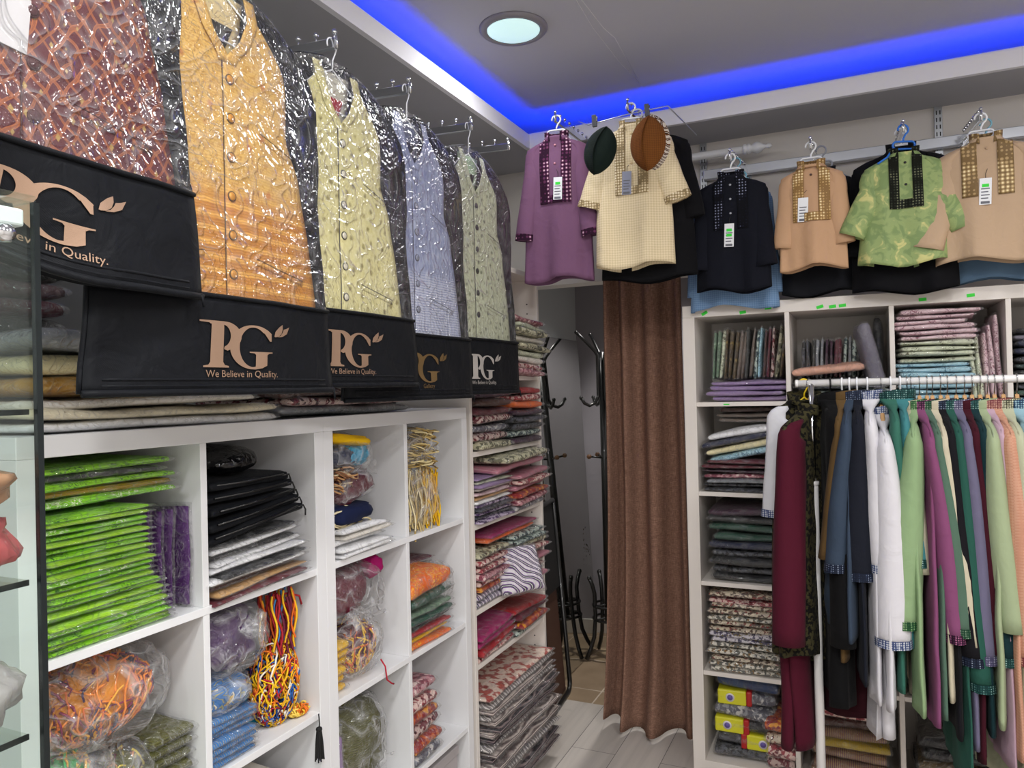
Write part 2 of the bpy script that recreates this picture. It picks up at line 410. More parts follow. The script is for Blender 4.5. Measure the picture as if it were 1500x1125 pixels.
# ------------------------------------------------------------------ packets, bags, cords
PK = {}
def pk_mesh(w, d, t, var, pad=0.0, p=5.0, sharp=False):
    key = (round(w, 3), round(d, 3), round(t, 4), var, pad)
    if key in PK: return PK[key]
    nx, ny = 16, 12
    hw, hd, ht = w/2+pad, d/2+pad, t/2+pad*.12
    rr = random.Random(hash((var, round(w*1000), round(d*1000))) & 0xffff)
    o1, o2 = rr.uniform(0, 50), rr.uniform(0, 50)
    def pt(i, j, sg):
        u = 2*i/nx-1; v = 2*j/ny-1
        u = math.sin(u*PI/2); v = math.sin(v*PI/2)
        x, y = u*hw, v*hd
        e = max(0, 1-max(abs(u), abs(v))**(p+1))
        e = e**(.30 if not sharp else .6)
        x += .006*nz(y*9+o1, o2, sg)*abs(u)**3; y += .007*nz(x*9+o2, o1)*abs(v)**3
        wv = (nz(x*7+o1, y*7, 1.3)*.5+nz(x*22+o2, y*22, 2)*.2)*min(.011, t*.62)
        q = nz(x*5+o2, y*5+o1, 7)*t*.45
        return (x, y, sg*ht*e+wv*(sg*.6+.5)*(e+.25)+q*.5)
    b = MB(); v = []; idx = {}
    for sg in (1, -1):
        for j in range(ny+1):
            for i in range(nx+1):
                edge = i in (0, nx) or j in (0, ny)
                if edge and sg == -1: idx[(i, j, -1)] = idx[(i, j, 1)]; continue
                idx[(i, j, sg)] = len(v); v.append(pt(i, j, sg))
    f = []
    for sg in (1, -1):
        for j in range(ny):
            for i in range(nx):
                q = [idx[(i, j, sg)], idx[(i+1, j, sg)], idx[(i+1, j+1, sg)], idx[(i, j+1, sg)]]
                f.append(q if sg == 1 else q[::-1])
    b.add(v, f); me = b.mesh('packet'); me.materials.append(None); PK[key] = me
    return me
def obj_from(me, name, m, parent=None):
    o = bpy.data.objects.new(name, me); COL.objects.link(o)
    o.material_slots[0].link = 'OBJECT'; o.material_slots[0].material = m
    if parent: o.parent = parent
    return o
NP = [0]
def packet(name, label, cat, group, loc, rot, w, d, t, m, sleeve=True, pad=.008):
    NP[0] += 1; var = NP[0] % 4
    o = obj_from(pk_mesh(w, d, t, var), name, m)
    o.location = loc; o.rotation_euler = rot; tag(o, label, cat, group)
    if sleeve: obj_from(pk_mesh(w, d, t, var, pad, 9., True), 'plastic_sleeve', FILMP, o)
    return o
def stack(P, rz, items, W, D, H, place, name='cloth_packet', cat='packet', group=None, jx=.006, jr=.03, slope=0., pitch=0., sleeve=True, kinds=None):
    """items bottom to top: (material, wording); P = centre of the front bottom edge, rz = which way the front looks"""
    n = len(items); t = H/n; M = Matrix.Rotation(rz, 3, 'Z')
    rr = random.Random(int(abs(P[0]*991+P[1]*773+P[2]*337)*100))
    B = M @ Euler((pitch, slope, 0)).to_matrix()
    for i, it in enumerate(items):
        m, wd = it[0], it[1]
        w = W*(it[2] if len(it) > 2 else 1); d = D*rr.uniform(.97, 1.0)
        lo = Vector((rr.uniform(-jx, jx)+(it[3] if len(it) > 3 else 0), d/2+rr.uniform(-jx, jx)*1.4+(it[4] if len(it) > 4 else 0), t*(i+.5)))
        k = n-1-i
        lab = f"{wd}, {ORD[k]} in {place}" if n > 1 else f"{wd}, {place}"
        wv = rr.uniform(-jr, jr)
        packet(name, lab, cat, group or place, Vector(P)+B @ lo, (B @ Euler((rr.uniform(-.012, .012), rr.uniform(-.012, .012), wv)).to_matrix()).to_euler(), w, d, t*.98, MATS[m] if isinstance(m, str) else m, sleeve)
def row(P, items, H, D, L, place, axis=0., lean=0., name='cloth_packet', cat='packet', group=None, jr=.05, hj=.06, sleeve=True):
    """packets standing on edge, left to right along local x; P = front left bottom"""
    n = len(items); t = L/n; M = Matrix.Rotation(axis, 3, 'Z'); rr = random.Random(int(abs(P[0]*991+P[1]*773+P[2]*337)*100)+5)
    for i, it in enumerate(items):
        h = H*(1-rr.random()*hj)*(it[2] if len(it) > 2 else 1)
        le = lean+rr.uniform(-jr, jr)*.6
        B = M @ Euler((0, PI/2+le, 0)).to_matrix()
        lo = Vector((t*(i+.5)+math.sin(le)*h/2, D/2+rr.uniform(0, .012)+(it[3] if len(it) > 3 else 0), h/2*math.cos(le)+t*.45*abs(math.sin(le))))
        packet(name, f"{it[1]}, {ORD[i] if i else 'first'} from left in {place}", cat, group or place, Vector(P)+M @ lo, (B @ Euler((0, 0, rr.uniform(-jr, jr)*.5)).to_matrix()).to_euler(), h, D*rr.uniform(.95, 1), t*.95, MATS[it[0]], sleeve)

def plastic_bag(label, loc, r, knot=None, seed=1, mat=None, group=None, flat=.75, rot=(0, 0, 0)):
    """clear film bag; knot = direction in which the gathered mouth points"""
    o1 = seed*7.3; b = MB(); nu, nv = 36, 20
    kd = Vector(knot).normalized() if knot else None
    Q = kd.to_track_quat('Z', 'Y').to_matrix() if kd else Matrix.Identity(3)
    def f(u, v):
        th = PI*(.02+.96*v); ph = 2*PI*u
        d = Q @ Vector((math.sin(th)*math.cos(ph), math.sin(th)*math.sin(ph), math.cos(th)))
        k = 1+.10*nz(d.x*1.6+o1, d.y*1.6, d.z*1.6)+.045*nz(d.x*5, d.y*5+o1, d.z*5)
        if kd:
            g = max(0, 1-th/1.0); k += .045*math.sin(ph*11+o1)*min(1, th*2)*g**.5 - .30*g**2
        p = [math.copysign(abs(c)**.8, c)*k*q for c, q in zip(d, r)]
        p[2] = max(p[2], -r[2]*flat)
        return p
    b.grid(f, nu, nv, flip=True)
    o = b.build('plastic_bag', mat or FILMB); o.location = loc; o.rotation_euler = rot
    tag(o, label, 'bag', group)
    if kd:
        kb = MB(); base = Q @ Vector((0, 0, 1)); p0 = Vector([math.copysign(abs(c)**.8, c)*q*.70 for c, q in zip(base, r)])
        L = .045
        def g(u, v):
            rad = .006+.022*v**1.5*(1+.4*math.sin(2*PI*u*5+seed)); a = 2*PI*u
            return p0 + Q @ Vector((rad*math.cos(a), rad*math.sin(a), L*v+.008*math.sin(a*3)))
        kb.grid(g, 20, 5)
        kb.lathe([(.006, -.004), (.0085, 0), (.006, .004)], (0, 0, 0), n=10)
        n = len(kb.v)-30
        for i in range(n, len(kb.v)): kb.v[i] = tuple(p0 + Q @ Vector(kb.v[i]))
        kb.build('knot', mat or FILMB, o)
    return o
def cords(name, label, cat, loc, r, cols, n, ln, rad=.0022, style='tangle', seed=1, group=None, rot=(0, 0, 0), core=None):
    rr = random.Random(seed); b = MB(); mats = [cord_mat(c) for c in cols]
    def inside():
        while 1:
            p = Vector((rr.uniform(-1, 1), rr.uniform(-1, 1), rr.uniform(-1, 1)))
            if p.length < 1: return p
    for i in range(n):
        mi = int(len(cols)*(i/n)) if rr.random() < .55 else rr.randrange(len(cols))
        pts = []
        if style == 'tangle':
            p = inside()*.95
            if rr.random() < .75: p = p.normalized()*rr.uniform(.8, .98)
            d = Vector((rr.uniform(-1, 1), rr.uniform(-1, 1), rr.uniform(-1, 1))).normalized(); st = ln/13
            for k in range(14):
                pts.append(Vector((p.x*r[0], p.y*r[1], p.z*r[2])))
                d = (d+Vector((rr.uniform(-1, 1), rr.uniform(-1, 1), rr.uniform(-1, .7)))*.42).normalized()
                p = p+Vector((d.x*st/r[0], d.y*st/r[1], d.z*st/r[2]))
                if p.length > 1: p = p.normalized()*.98; d = -d*.2+Vector((0, 0, -.6))
        elif style == 'hang':
            x, y = rr.uniform(-1, 1)*r[0], rr.uniform(-1, 1)*r[1]; w = rr.uniform(.2, .7)*r[0]*.4; h0 = r[2]*rr.uniform(.7, 1); l2 = rr.uniform(.7, 1)*r[2]*2
            for k in range(9):
                q = k/8; s = math.sin(q*2.2*PI+i)*.004
                pts.append(Vector((x+w*(q-.5)+s, y+s, h0-l2*q)))
        else:   # 'fold': looped folds lying on each other, bends to the front
            z = rr.uniform(-1, 1)*r[2]; y0 = rr.uniform(-1, -.3)*r[1]; x0 = rr.uniform(-1, .3)*r[0]
            for k in range(9):
                q = k/8
                pts.append(Vector((x0+q*r[0]*rr.uniform(.7, .8), y0+abs(q-.45)*r[1]*.7, z+math.sin(q*4+i)*.006-.012*q)))
        b.tube(pts, rad*rr.uniform(.8, 1.2), 4, mi, False)
    o = b.build(name, mats); o.location = loc; o.rotation_euler = rot; tag(o, label, cat, group)
    if core:
        c = MB(); c.ball((0, 0, 0), 1, 16)
        c.v = [(p[0]*r[0]*.86, p[1]*r[1]*.86, p[2]*r[2]*.86) for p in c.v]
        c.build('cloth_core', core, o)
    return o
def cord_mat(h): return simple('cord_'+h.strip('#'), h, .75)
def lump(name, label, cat, loc, r, m, seed=1, group=None, rot=(0, 0, 0), p=.75, amp=.1):
    b = MB(); o1 = seed*3.7
    def f(u, v):
        th = PI*(.02+.96*v); ph = 2*PI*u
        d = Vector((math.sin(th)*math.cos(ph), math.sin(th)*math.sin(ph), math.cos(th)))
        k = 1+amp*nz(d.x*2+o1, d.y*2, d.z*2)+amp*.5*nz(d.x*6, d.y*6+o1, d.z*6)
        return [math.copysign(abs(c)**p, c)*k*q for c, q in zip(d, r)]
    b.grid(f, 32, 18, flip=True)
    o = b.build(name, m); o.location = loc; o.rotation_euler = rot
    return tag(o, label, cat, group)
def tassel(label, loc, L, cols, seed=1, group=None, rot=(0, 0, 0), n=16):
    rr = random.Random(seed)
    r = thing('tassel', label, 'tassel', loc, rot, group)
    b = MB(); b.tube([(0, 0, 0), (.002, 0, -.2*L), (0, 0, -.3*L)], .0016, 5); b.build('cord', cord_mat(cols[0]), r)
    b = MB(); b.lathe([(.002, -.27*L), (.007, -.29*L), (.008, -.33*L), (.006, -.37*L)], (0, 0, 0), n=10); b.build('head', cord_mat(cols[0]), r)
    b = MB()
    for i in range(n):
        a = 2*PI*i/n; q = rr.uniform(.4, 1)
        b.tube([(.005*math.cos(a), .005*math.sin(a), -.35*L), (.010*q*math.cos(a), .010*q*math.sin(a), -.6*L), (.013*q*math.cos(a), .013*q*math.sin(a), -L*rr.uniform(.88, 1))], .0017, 4, rr.randrange(len(cols)), False)
    b.build('fringe', [cord_mat(c) for c in cols], r)
    return r

# --- fabrics of the packets
C = cloth
C('lime', '#92d81a', 'band', '#2f6b12', scale=1.3, layers=90, wr=.4, rough=.5)
C('lime2', '#a6d62c', c2='#8cc41e', layers=90, wr=.4, rough=.5)
C('lime3', '#84d018', 'band', '#e9f5d0', layers=90, wr=.4, rough=.5)
C('mustard', '#a58410', layers=90)
C('purple', '#4b1462', c2='#3a0f50', rough=.5, wr=.4)
C('blackpl', '#101114', c2='#08080a', rough=.45, wr=.6)
C('whitecl', '#f1f1f3', c2='#e2e3e8', wr=.4); C('offwhite', '#e6e0d6', c2='#d6cfc4'); C('ivory', '#e3d9bd', c2='#cfc19c'); C('cream', '#e9dfb2', c2='#d9cb95', wr=.4)
C('tan', '#c39a66', c2='#a67d4a'); C('brown', '#4a2a22', c2='#36201a'); C('gold', '#c2933a', 'damask', '#b07f28', '#d9b566')
C('slate', '#8d9196', 'damask', '#7e8287', '#a4a8ab'); C('darkgrey', '#30322f', c2='#242624'); C('greyred', '#7c5a5e', 'damask', '#6a4a4f', '#8f7074')
C('wine', '#5c1226', c2='#440c1c'); C('winespk', '#6a1a2a', 'speck', '#c9b0a8', '#3a0c18'); C('red', '#a51a22', c2='#86131b'); C('magenta', '#a01560', c2='#7f0f4c')
C('orange', '#e0661a', c2='#c9560f', wr=.5); C('orangemb', '#e0661a', 'band', '#f2b51c', scale=.8, wr=.5); C('dgreen', '#1d4a38', c2='#153a2b', wr=.5); C('yellow', '#e3b312', c2='#c99a0a')
C('navy', '#141c3c', c2='#0e142c'); C('teal', '#3a7f88', c2='#2c6a73'); C('turq', '#1f8fb5', c2='#187a9c')
C('blackspk', '#191a1e', 'speck', '#4a4c55', '#0c0c0e', 1.2); C('dteal', '#16302f', c2='#10211f'); C('plum', '#3c1c34', c2='#2c1326')
C('pinkspk', '#c08a90', 'speck', '#7f3044', '#e6cdc8', .9); C('pinkst', '#b06a7c', 'stripe', '#7d2b48', '#d5a0a8', 1.2); C('mossspk', '#6a6a52', 'speck', '#c6c2a2', '#3b3a2a')
C('tealspk', '#2f4a4e', 'speck', '#b9c7bd', '#15272c', 1.1); C('purplespk', '#4a2a62', 'speck', '#c7b6cf', '#2c1540', 1.1); C('greyspk', '#8d8f96', 'speck', '#5a5a66', '#c7c5c2')
C('redspk', '#9c3a44', 'speck', '#e2c4ba', '#6a1424', 1.1); C('oraspk', '#c05a1c', 'speck', '#8d1f22', '#e39a2c', .8); C('zigp', '#ded9de', 'zig', '#6b2a8c', '#2a3a36'); C('chkgrey', '#cfcac6', 'zig', '#7a6f72', '#3b3638', 1.4)
C('lilac', '#a58bb8', c2='#8d72a3', layers=80, wr=.5); C('peach', '#e0aa92', c2='#cf957c', wr=.4); C('greyl', '#6e6a78', c2='#5c5866', wr=.5)
C('pinkp', '#e2c6cc', 'band', '#7d3a50', scale=.9, wr=.5, rough=.45); C('sagep', '#d0d6bc', 'band', '#4a4420', scale=.9, wr=.5, rough=.45); C('bluep', '#a9d2e0', 'band', '#235a78', scale=.9, wr=.5, rough=.45)
C('green', '#6f8a70', 'damask', '#5c7560', '#8aa088'); C('olive', '#55541e', c2='#434216', layers=60, wr=.5); C('bronze', '#5c4a2a', 'damask', '#4a3a20', '#8a7440'); C('taupe', '#6a5c52', c2='#57493f')
C('flora', '#5a4438', 'speck', '#d8cbb4', '#8d3a34', 1.3); C('florb', '#4a4460', 'speck', '#d5d0d8', '#7a6a3a', 1.3); C('florc', '#5c5c54', 'speck', '#e3ded0', '#8a6a3c', 1.3)
C('stripey', '#6a3a40', 'stripe', '#c9b79a', '#b89a2a', 2.); C('stripeyl', '#b89a1a', 'stripe', '#e0cf6a', '#7a6510', 2.)
C('redweave', '#a84a40', 'speck', '#d9c3b4', '#8a3430', .5); C('greyweave', '#8d7f7c', 'layer', '#5a4c4a', '#cfc3ba', 1.2); C('darkweave', '#3c2c34', 'layer', '#16141c', '#8d7c7a', 1.1)
C('blackgr', '#121a1a', c2='#0c1213'); C('blueink', '#1c3c6c', 'stripe', '#16305a', '#2a4f86')
C('amber', '#d98a1a', c2='#b86a10'); C('limegr', '#3fae5a', c2='#2f9048'); C('denim', '#2f74b8', 'stripe', '#b9b04a', '#1f5a98', 1.3); C('violet', '#4a2c58', c2='#38204a', wr=.7)
# ------------------------------------------------------------------ goods in the left cubes
HP = PI/2
XF = XL-.008
# first column, top: lime packets, purple packets
y0, y1, z0, z1 = LC(0, 0)
gr = ['lime', 'lime2', 'lime', 'lime3', 'lime2', 'lime', 'lime2', 'lime']
stack((XF+.004, y0+.128, z0), HP, [(gr[i % 8], 'lime green cloth packet', 1.04-.010*i if i < 8 else .93-.004*i, .010-.0016*i if i < 10 else -.012, .0) for i in range(22)], .236, .27, .232,
      'lime green stack, top left cube', group='lime green packets in the top left cube', jx=.005, jr=.025)
stack((XF-.03, y0+.155, z0+.243), HP, [('lime3', 'lime green packet'), ('mustard', 'mustard yellow packet'), ('lime', 'lime green packet'), ('darkgrey', 'dark olive packet', .9), ('lime', 'lime green packet', .95)], .29, .26, .072,
      'short stack lying over the purple packets', jx=.012, jr=.05)
for i in range(7):
    packet('cloth_packet', f"purple cloth packet standing upright, {ORD[i] if i else 'first'} from right beside the lime green stack", 'packet', 'upright purple packets',
           (XF-.118-.014*i, y1-.018-.0135*i-(.006 if i else 0), z0+.104), (0, HP, HP+.02-.05*i*.2 if i else HP+.12), .20, .19, .011, MATS['purple'], True)
# second column, top: black bags, white packets
y0, y1, z0, z1 = LC(1, 0)
stack((XF+.006, y0+.150, z0), HP, [('wine', 'dark red cloth packet'), ('tan', 'tan cloth packet'), ('brown', 'brown cloth packet', .96), ('whitecl', 'white cloth packet'), ('blackpl', 'black cloth packet', .9), ('whitecl', 'white cloth packet'), ('whitecl', 'white cloth packet', .97), ('blackpl', 'black cloth packet in shiny sleeve', .95), ('whitecl', 'white cloth packet', .93), ('blackpl', 'black cloth packet in shiny sleeve', .95)],
      .285, .30, .125, 'stack under black garment bags', jx=.012, jr=.05, slope=-.05)
for i in range(5):
    w = .29-.012*i
    o = packet('folded_garment_bag', f"folded black garment bag, {['lowest','second from bottom','middle one','fourth from bottom','uppermost'][i]} of five in the second top cube", 'garment bag', 'folded black garment bags', (XF-.14, y0+.155-.006*i, z0+.148+.024*i), (.03, -.13+.03*i, HP+.03*(i % 3-1)), w, .28, .026, BLACKF, False)
    b = MB(); b.tube([(w/2-.03, -.135, .0), (w/2-.004, -.142, .002), (w/2+.006, -.139, -.012), (w/2+.004, -.139, -.026)], .0022, 5); b.build('zipper_pull', BLACKM, o)
    b = MB(); b.tube([(-w/2+.02, -.1405, .004), (0, -.143, .002), (w/2-.02, -.1405, .004)], .0025, 5); b.build('zipper', BLACKM, o)
plastic_bag('puffy black plastic covered bundle on top of the folded garment bags', (XF-.13, y0+.105, z0+.288), (.13, .098, .034), None, 5, simple('black_film', '#0b0b0d', .18, bump=(30, .8, .02)), flat=.8)
# third column, top
y0, y1, z0, z1 = LC(2, 0)
stack((XF+.002, y0+.125, z0), HP, [('whitecl', 'white cloth packet', 1.), ('whitecl', 'white cloth packet', .95), ('whitecl', 'white cloth packet in wide clear sleeve', 1.05), ('offwhite', 'off white cloth packet', .97), ('whitecl', 'white cloth packet', .9)], .225, .27, .078, 'white stack, third top cube', jx=.015, jr=.06)
lump('folded_cloth', 'navy cloth with cream cord edging above the white stack, third top cube', 'cloth', (XF-.12, y0+.10, z0+.108), (.13, .095, .028), MATS['navy'], 3, p=.5)
cords('cord_bundle', 'cream cords folded in flat loops over navy cloth, third top cube', 'cords', (XF-.03, y0+.085, z0+.106), (.10, .03, .022), ['#d8c79c', '#c9b27f', '#e6d9b4'], 34, .2, .0026, 'fold', 4, rot=(0, 0, HP))
lump('folded_cloth', 'maroon cloth bundle in a clear bag, third top cube', 'cloth', (XF-.11, y0+.135, z0+.178), (.10, .095, .042), MATS['wine'], 9, rot=(.25, 0, 0), p=.6, amp=.2)
plastic_bag('clear bag around the maroon bundle, third top cube', (XF-.105, y0+.13, z0+.18), (.115, .115, .05), (.6, 1, .3), 6, rot=(.25, 0, 0))
cords('cord_bundle', 'tan cords laid sideways between maroon and navy, third top cube', 'cords', (XF-.05, y0+.065, z0+.215), (.07, .06, .03), ['#b98a5c', '#d8c09a', '#8d5c3c'], 46, .22, .0024, 'fold', 8, rot=(.2, 0, HP))
lump('folded_cloth', 'dark navy cloth bundle under the yellow one, third top cube', 'cloth', (XF-.11, y0+.072, z0+.262), (.11, .065, .032), MATS['navy'], 12, p=.6)
lump('folded_cloth', 'mustard yellow cloth draped uppermost, third top cube', 'cloth', (XF-.10, y0+.10, z0+.305), (.11, .095, .017), MATS['yellow'], 14, p=.6, rot=(-.12, 0, 0))
lump('folded_cloth', 'turquoise cloth bundle tied with thin cords, third top cube', 'cloth', (XF-.035, y0+.125, z0+.262), (.04, .05, .026), MATS['turq'], 15, p=.7, amp=.25)
plastic_bag('clear bag around the navy and turquoise bundles, third top cube', (XF-.10, y0+.105, z0+.262), (.125, .105, .062), None, 16)
# fourth column, top
y0, y1, z0, z1 = LC(3, 0)
cords('cord_bundle', 'cream cords coiled uppermost, top cube at the right end', 'cords', (XF-.075, y0+.115, z0+.255), (.075, .10, .06), ['#c9b074', '#e0cf9c', '#a88c50'], 100, .3, .0026, 'fold', 21, rot=(0, 0, HP))
plastic_bag('clear bag around the coiled cream cords, top right cube', (XF-.085, y0+.12, z0+.255), (.09, .115, .068), (.3, 1, -.3), 22)
cords('cord_bundle', 'long cream cords hanging straight, top cube at right end', 'cords', (XF-.07, y0+.075, z0+.10), (.07, .065, .098), ['#d8c58e', '#bfa468', '#e9dcb4'], 120, .2, .0026, 'hang', 23)
cords('cord_bundle', 'bright yellow cords hanging among cream ones, top right cube', 'cords', (XF-.02, y0+.16, z0+.10), (.018, .04, .09), ['#f2c40c', '#e0a90a'], 40, .2, .003, 'hang', 24)
plastic_bag('clear bag around the long hanging cream and yellow cords', (XF-.07, y0+.115, z0+.104), (.085, .118, .112), (.2, .7, .8), 25)
# first column, second row
y0, y1, z0, z1 = LC(0, 1)
cords('tassel_bundle', 'orange tasselled cloth bundle in the big clear bag', 'tassels', (XF-.115, y0+.155, z0+.222), (.10, .135, .082), ['#f28a18', '#e06a10', '#f5b02a', '#3a1c4a', '#8a1c4a', '#d98a1a'], 442, .16, .0022, 'tangle', 31, core=MATS['amber'])
plastic_bag('big clear bag holding orange tassels, second row at left', (XF-.115, y0+.16, z0+.222), (.11, .152, .10), (-.3, .3, 1), 32)
cords('tassel_bundle', 'yellow and purple tassels inside the green tinted bag', 'tassels', (XF-.10, y0+.07, z0+.085), (.09, .082, .082), ['#e8a51c', '#f2c42a', '#5c1c4a', '#3fae5a', '#e07a1a'], 255, .16, .0022, 'tangle', 33, core=MATS['limegr'])
plastic_bag('green tinted clear bag of yellow tassels at bottom left', (XF-.10, y0+.075, z0+.09), (.105, .098, .10), (.2, -.2, 1), 34)
cords('tassel_bundle', 'small olive and plum tassels between green bag and olive cloth', 'tassels', (XF-.07, y0+.192, z0+.06), (.05, .045, .06), ['#9a8a1c', '#d9c02a', '#5c1c3a', '#c9761a'], 136, .12, .0022, 'tangle', 35, core=MATS['olive'])
plastic_bag('small clear bag around the olive and plum tassels', (XF-.07, y0+.195, z0+.062), (.06, .052, .07), None, 36)
stack((XF-.02, y0+.278, z0), HP, [('olive', 'olive green folded cloth', .95+.01*(i % 3)) for i in range(5)], .105, .22, .125, 'small pile beside orange bag', name='folded_cloth', cat='cloth')
# second column, second row
y0, y1, z0, z1 = LC(1, 1)
lump('cloth_bundle', 'purple cloth bundle inside the knotted clear bag', 'cloth', (XF-.12, y0+.10, z0+.242), (.10, .09, .075), MATS['violet'], 41, amp=.22)
plastic_bag('clear bag with gathered knot around purple cloth, second row', (XF-.11, y0+.105, z0+.245), (.125, .112, .088), (1, .1, .25), 42)
lump('cloth_bundle', 'blue cloth bundle with yellow cord, below the purple one', 'cloth', (XF-.09, y0+.075, z0+.135), (.075, .068, .035), MATS['denim'], 43, amp=.2)
cords('cord_bundle', 'loose yellow cord loops on the blue bundle below purple bag', 'cords', (XF-.04, y0+.06, z0+.14), (.03, .05, .028), ['#d9a92a', '#e9dcc0'], 14, .12, .002, 'tangle', 44)
plastic_bag('clear bag around the blue bundle with yellow cord', (XF-.085, y0+.075, z0+.138), (.09, .08, .045), None, 45)
stack((XF-.01, y0+.072, z0), HP, [('denim', 'blue folded cloth with yellow edge', 1-.02*(i % 2)) for i in range(7)], .13, .20, .10, 'blue pile, second row', name='folded_cloth', cat='cloth')
stack((XF-.075, y0+.205, z0), HP, [('denim' if i % 3 else 'turq', 'bright blue folded cloth', 1-.05*(i % 2)) for i in range(5)], .14, .20, .12, 'pile behind multicoloured tassels', name='folded_cloth', cat='cloth', sleeve=False)
cords('tassel_bundle', 'heap of multicoloured tassels spilling over the cube edge', 'tassels', (XF-.055, y0+.245, z0+.10), (.05, .072, .105), ['#f2c412', '#e8751a', '#b01c2a', '#3a1454', '#f2c412', '#1f5aa8', '#eee6d6', '#e8a51c'], 357, .13, .0022, 'tangle', 46)
cords('tassel_bundle', 'red and yellow strands hanging down above the tassel heap', 'tassels', (XF-.045, y0+.255, z0+.245), (.028, .042, .075), ['#a81426', '#f0b81a', '#e0661a', '#6a1030', '#4a8fd0'], 46, .15, .0026, 'hang', 47)
b = MB(); b.tube([(0, 0, 0), (.012, .03, .002), (.02, .062, -.012), (.018, .072, -.035)], .0026, 5); b.tube([(0, 0, 0), (.014, .02, -.02), (.02, .03, -.05), (.016, .058, -.062)], .0026, 5)
o = b.build('yarn_strand', cord_mat('#a81426')); o.location = (XF-.05, y0+.25, z0+.30); tag(o, 'loose dark red cord reaching toward the cube divider, second row', 'cord')
cords('tassel_bundle', 'yellow tassel ends lying flat at the shelf edge corner', 'tassels', (XF-.03, y0+.30, z0+.016), (.022, .034, .014), ['#e8b52a', '#f2d05a', '#e8751a'], 60, .07, .0022, 'tangle', 48)
b = MB(); b.tube([(XL+.003, y0+.318, z0+.004), (XL+.006, y0+.318, z0-.02), (XL+.006, y0+.319, z0-.05)], .0015, 5)
tassel('black tassel hanging over the shelf edge, second column', (XL+.009, y0+.318, z0+.004), .115, ['#0a0a0b', '#141416'], 49)
# third column, second row
y0, y1, z0, z1 = LC(2, 1)
lump('cloth_bundle', 'maroon cloth in the pleated clear bag, upper part of cube', 'cloth', (XF-.12, y0+.115, z0+.245), (.10, .10, .07), MATS['wine'], 51, amp=.2)
lump('cloth_bundle', 'crimson cloth end peeking out at upper right of pleated bag', 'cloth', (XF-.055, y0+.235, z0+.288), (.03, .032, .03), MATS['magenta'], 52, amp=.25)
plastic_bag('pleated clear bag with maroon cloth, third column second row', (XF-.105, y0+.135, z0+.235), (.125, .135, .088), (1, -.35, -.5), 53)
cords('tassel_bundle', 'maroon and gold tassels inside the lower clear bag', 'tassels', (XF-.075, y0+.165, z0+.085), (.065, .08, .08), ['#8a1030', '#f0b81a', '#e0661a', '#6a0c28', '#f2c42a'], 255, .14, .0022, 'tangle', 54, core=MATS['wine'])
plastic_bag('clear bag of maroon and gold tassels, third column', (XF-.08, y0+.165, z0+.09), (.085, .098, .10), (.5, .6, .8), 55)
stack((XF-.015, y0+.035, z0), HP, [('yellow', 'mustard yellow folded cloth', 1-.03*(i % 2)) for i in range(6)], .062, .2, .135, 'pile by maroon tassels', name='folded_cloth', cat='cloth')
lump('cloth_bundle', 'plum cloth with gold cords behind lower tassel bag', 'cloth', (XF-.2, y0+.12, z0+.09), (.08, .1, .085), MATS['wine'], 56)
b = MB(); b.tube([(0, 0, 0), (.012, .004, -.02), (.020, .0, -.055), (.021, .02, -.072), (.020, .032, -.078)], .0023, 5)
o = b.build('yarn_strand', cord_mat('#b01430')); o.location = (XL-.012, y0+.205, z0+.036); tag(o, 'loose crimson cord dangling over the shelf edge, third column', 'cord')
# fourth column, second row
y0, y1, z0, z1 = LC(3, 1)
stack((XF+.004, y0+.125, z0), HP, [('orangemb', 'orange and black striped packet', .98), ('yellow', 'yellow cloth packet', .94), ('red', 'red cloth packet', 1.), ('darkgrey', 'black cloth packet', 1.02), ('dgreen', 'dark green packet in loose sleeve', 1.05), ('green', 'pale green packet in loose sleeve', 1.05)], .235, .26, .112, 'stack under the orange cloth', jx=.01, jr=.05)
packet('folded_cloth', 'dark green cloth packet directly under the orange cloth', 'cloth', None, (XF-.11, y0+.135, z0+.142), (0, -.06, HP), .235, .22, .040, MATS['dgreen'])
packet('folded_cloth', 'orange embroidered cloth folded on top, fourth column', 'cloth', None, (XF-.115, y0+.12, z0+.192), (.05, -.05, HP), .235, .24, .062, MATS['orangemb'])
packet('folded_cloth', 'flat dark red cloth lying over the orange cloth', 'cloth', None, (XF-.19, y0+.15, z0+.234), (.0, .04, HP), .27, .2, .016, MATS['wine'])
plastic_bag('loose clear bag crumpled beside the orange and green cloths', (XF-.06, y0+.235, z0+.16), (.07, .045, .065), None, 57)
# lower rows
y0, y1, z0, z1 = LC(1, 2)
stack((XF-.02, y0+.16, z0), HP, [('whitecl', 'white paper wrapped packet', 1-.03*(i % 3)) for i in range(9)], .29, .27, .20, 'white pile, third row second column', jx=.02, jr=.08)
packet('paper_sheet', 'flat pale paper sheet lying over the white pile', 'paper', None, (XF-.16, y0+.14, z0+.225), (.1, -.05, HP), .26, .24, .012, MATS['offwhite'], False)
y0, y1, z0, z1 = LC(2, 2)
lump('cloth_bundle', 'olive green cloth in the clear bag with central knot', 'cloth', (XF-.13, y0+.175, z0+.145), (.10, .115, .13), MATS['olive'], 61, amp=.16)
plastic_bag('clear bag with central knot around olive cloth, third row', (XF-.12, y0+.178, z0+.148), (.125, .128, .145), (1, .15, -.25), 62)
packet('cloth_packet', 'violet cloth packet standing left of the olive bag', 'packet', None, (XF-.11, y0+.024, z0+.125), (0, HP, HP), .24, .2, .04, MATS['lilac'])
y0, y1, z0, z1 = LC(3, 2)
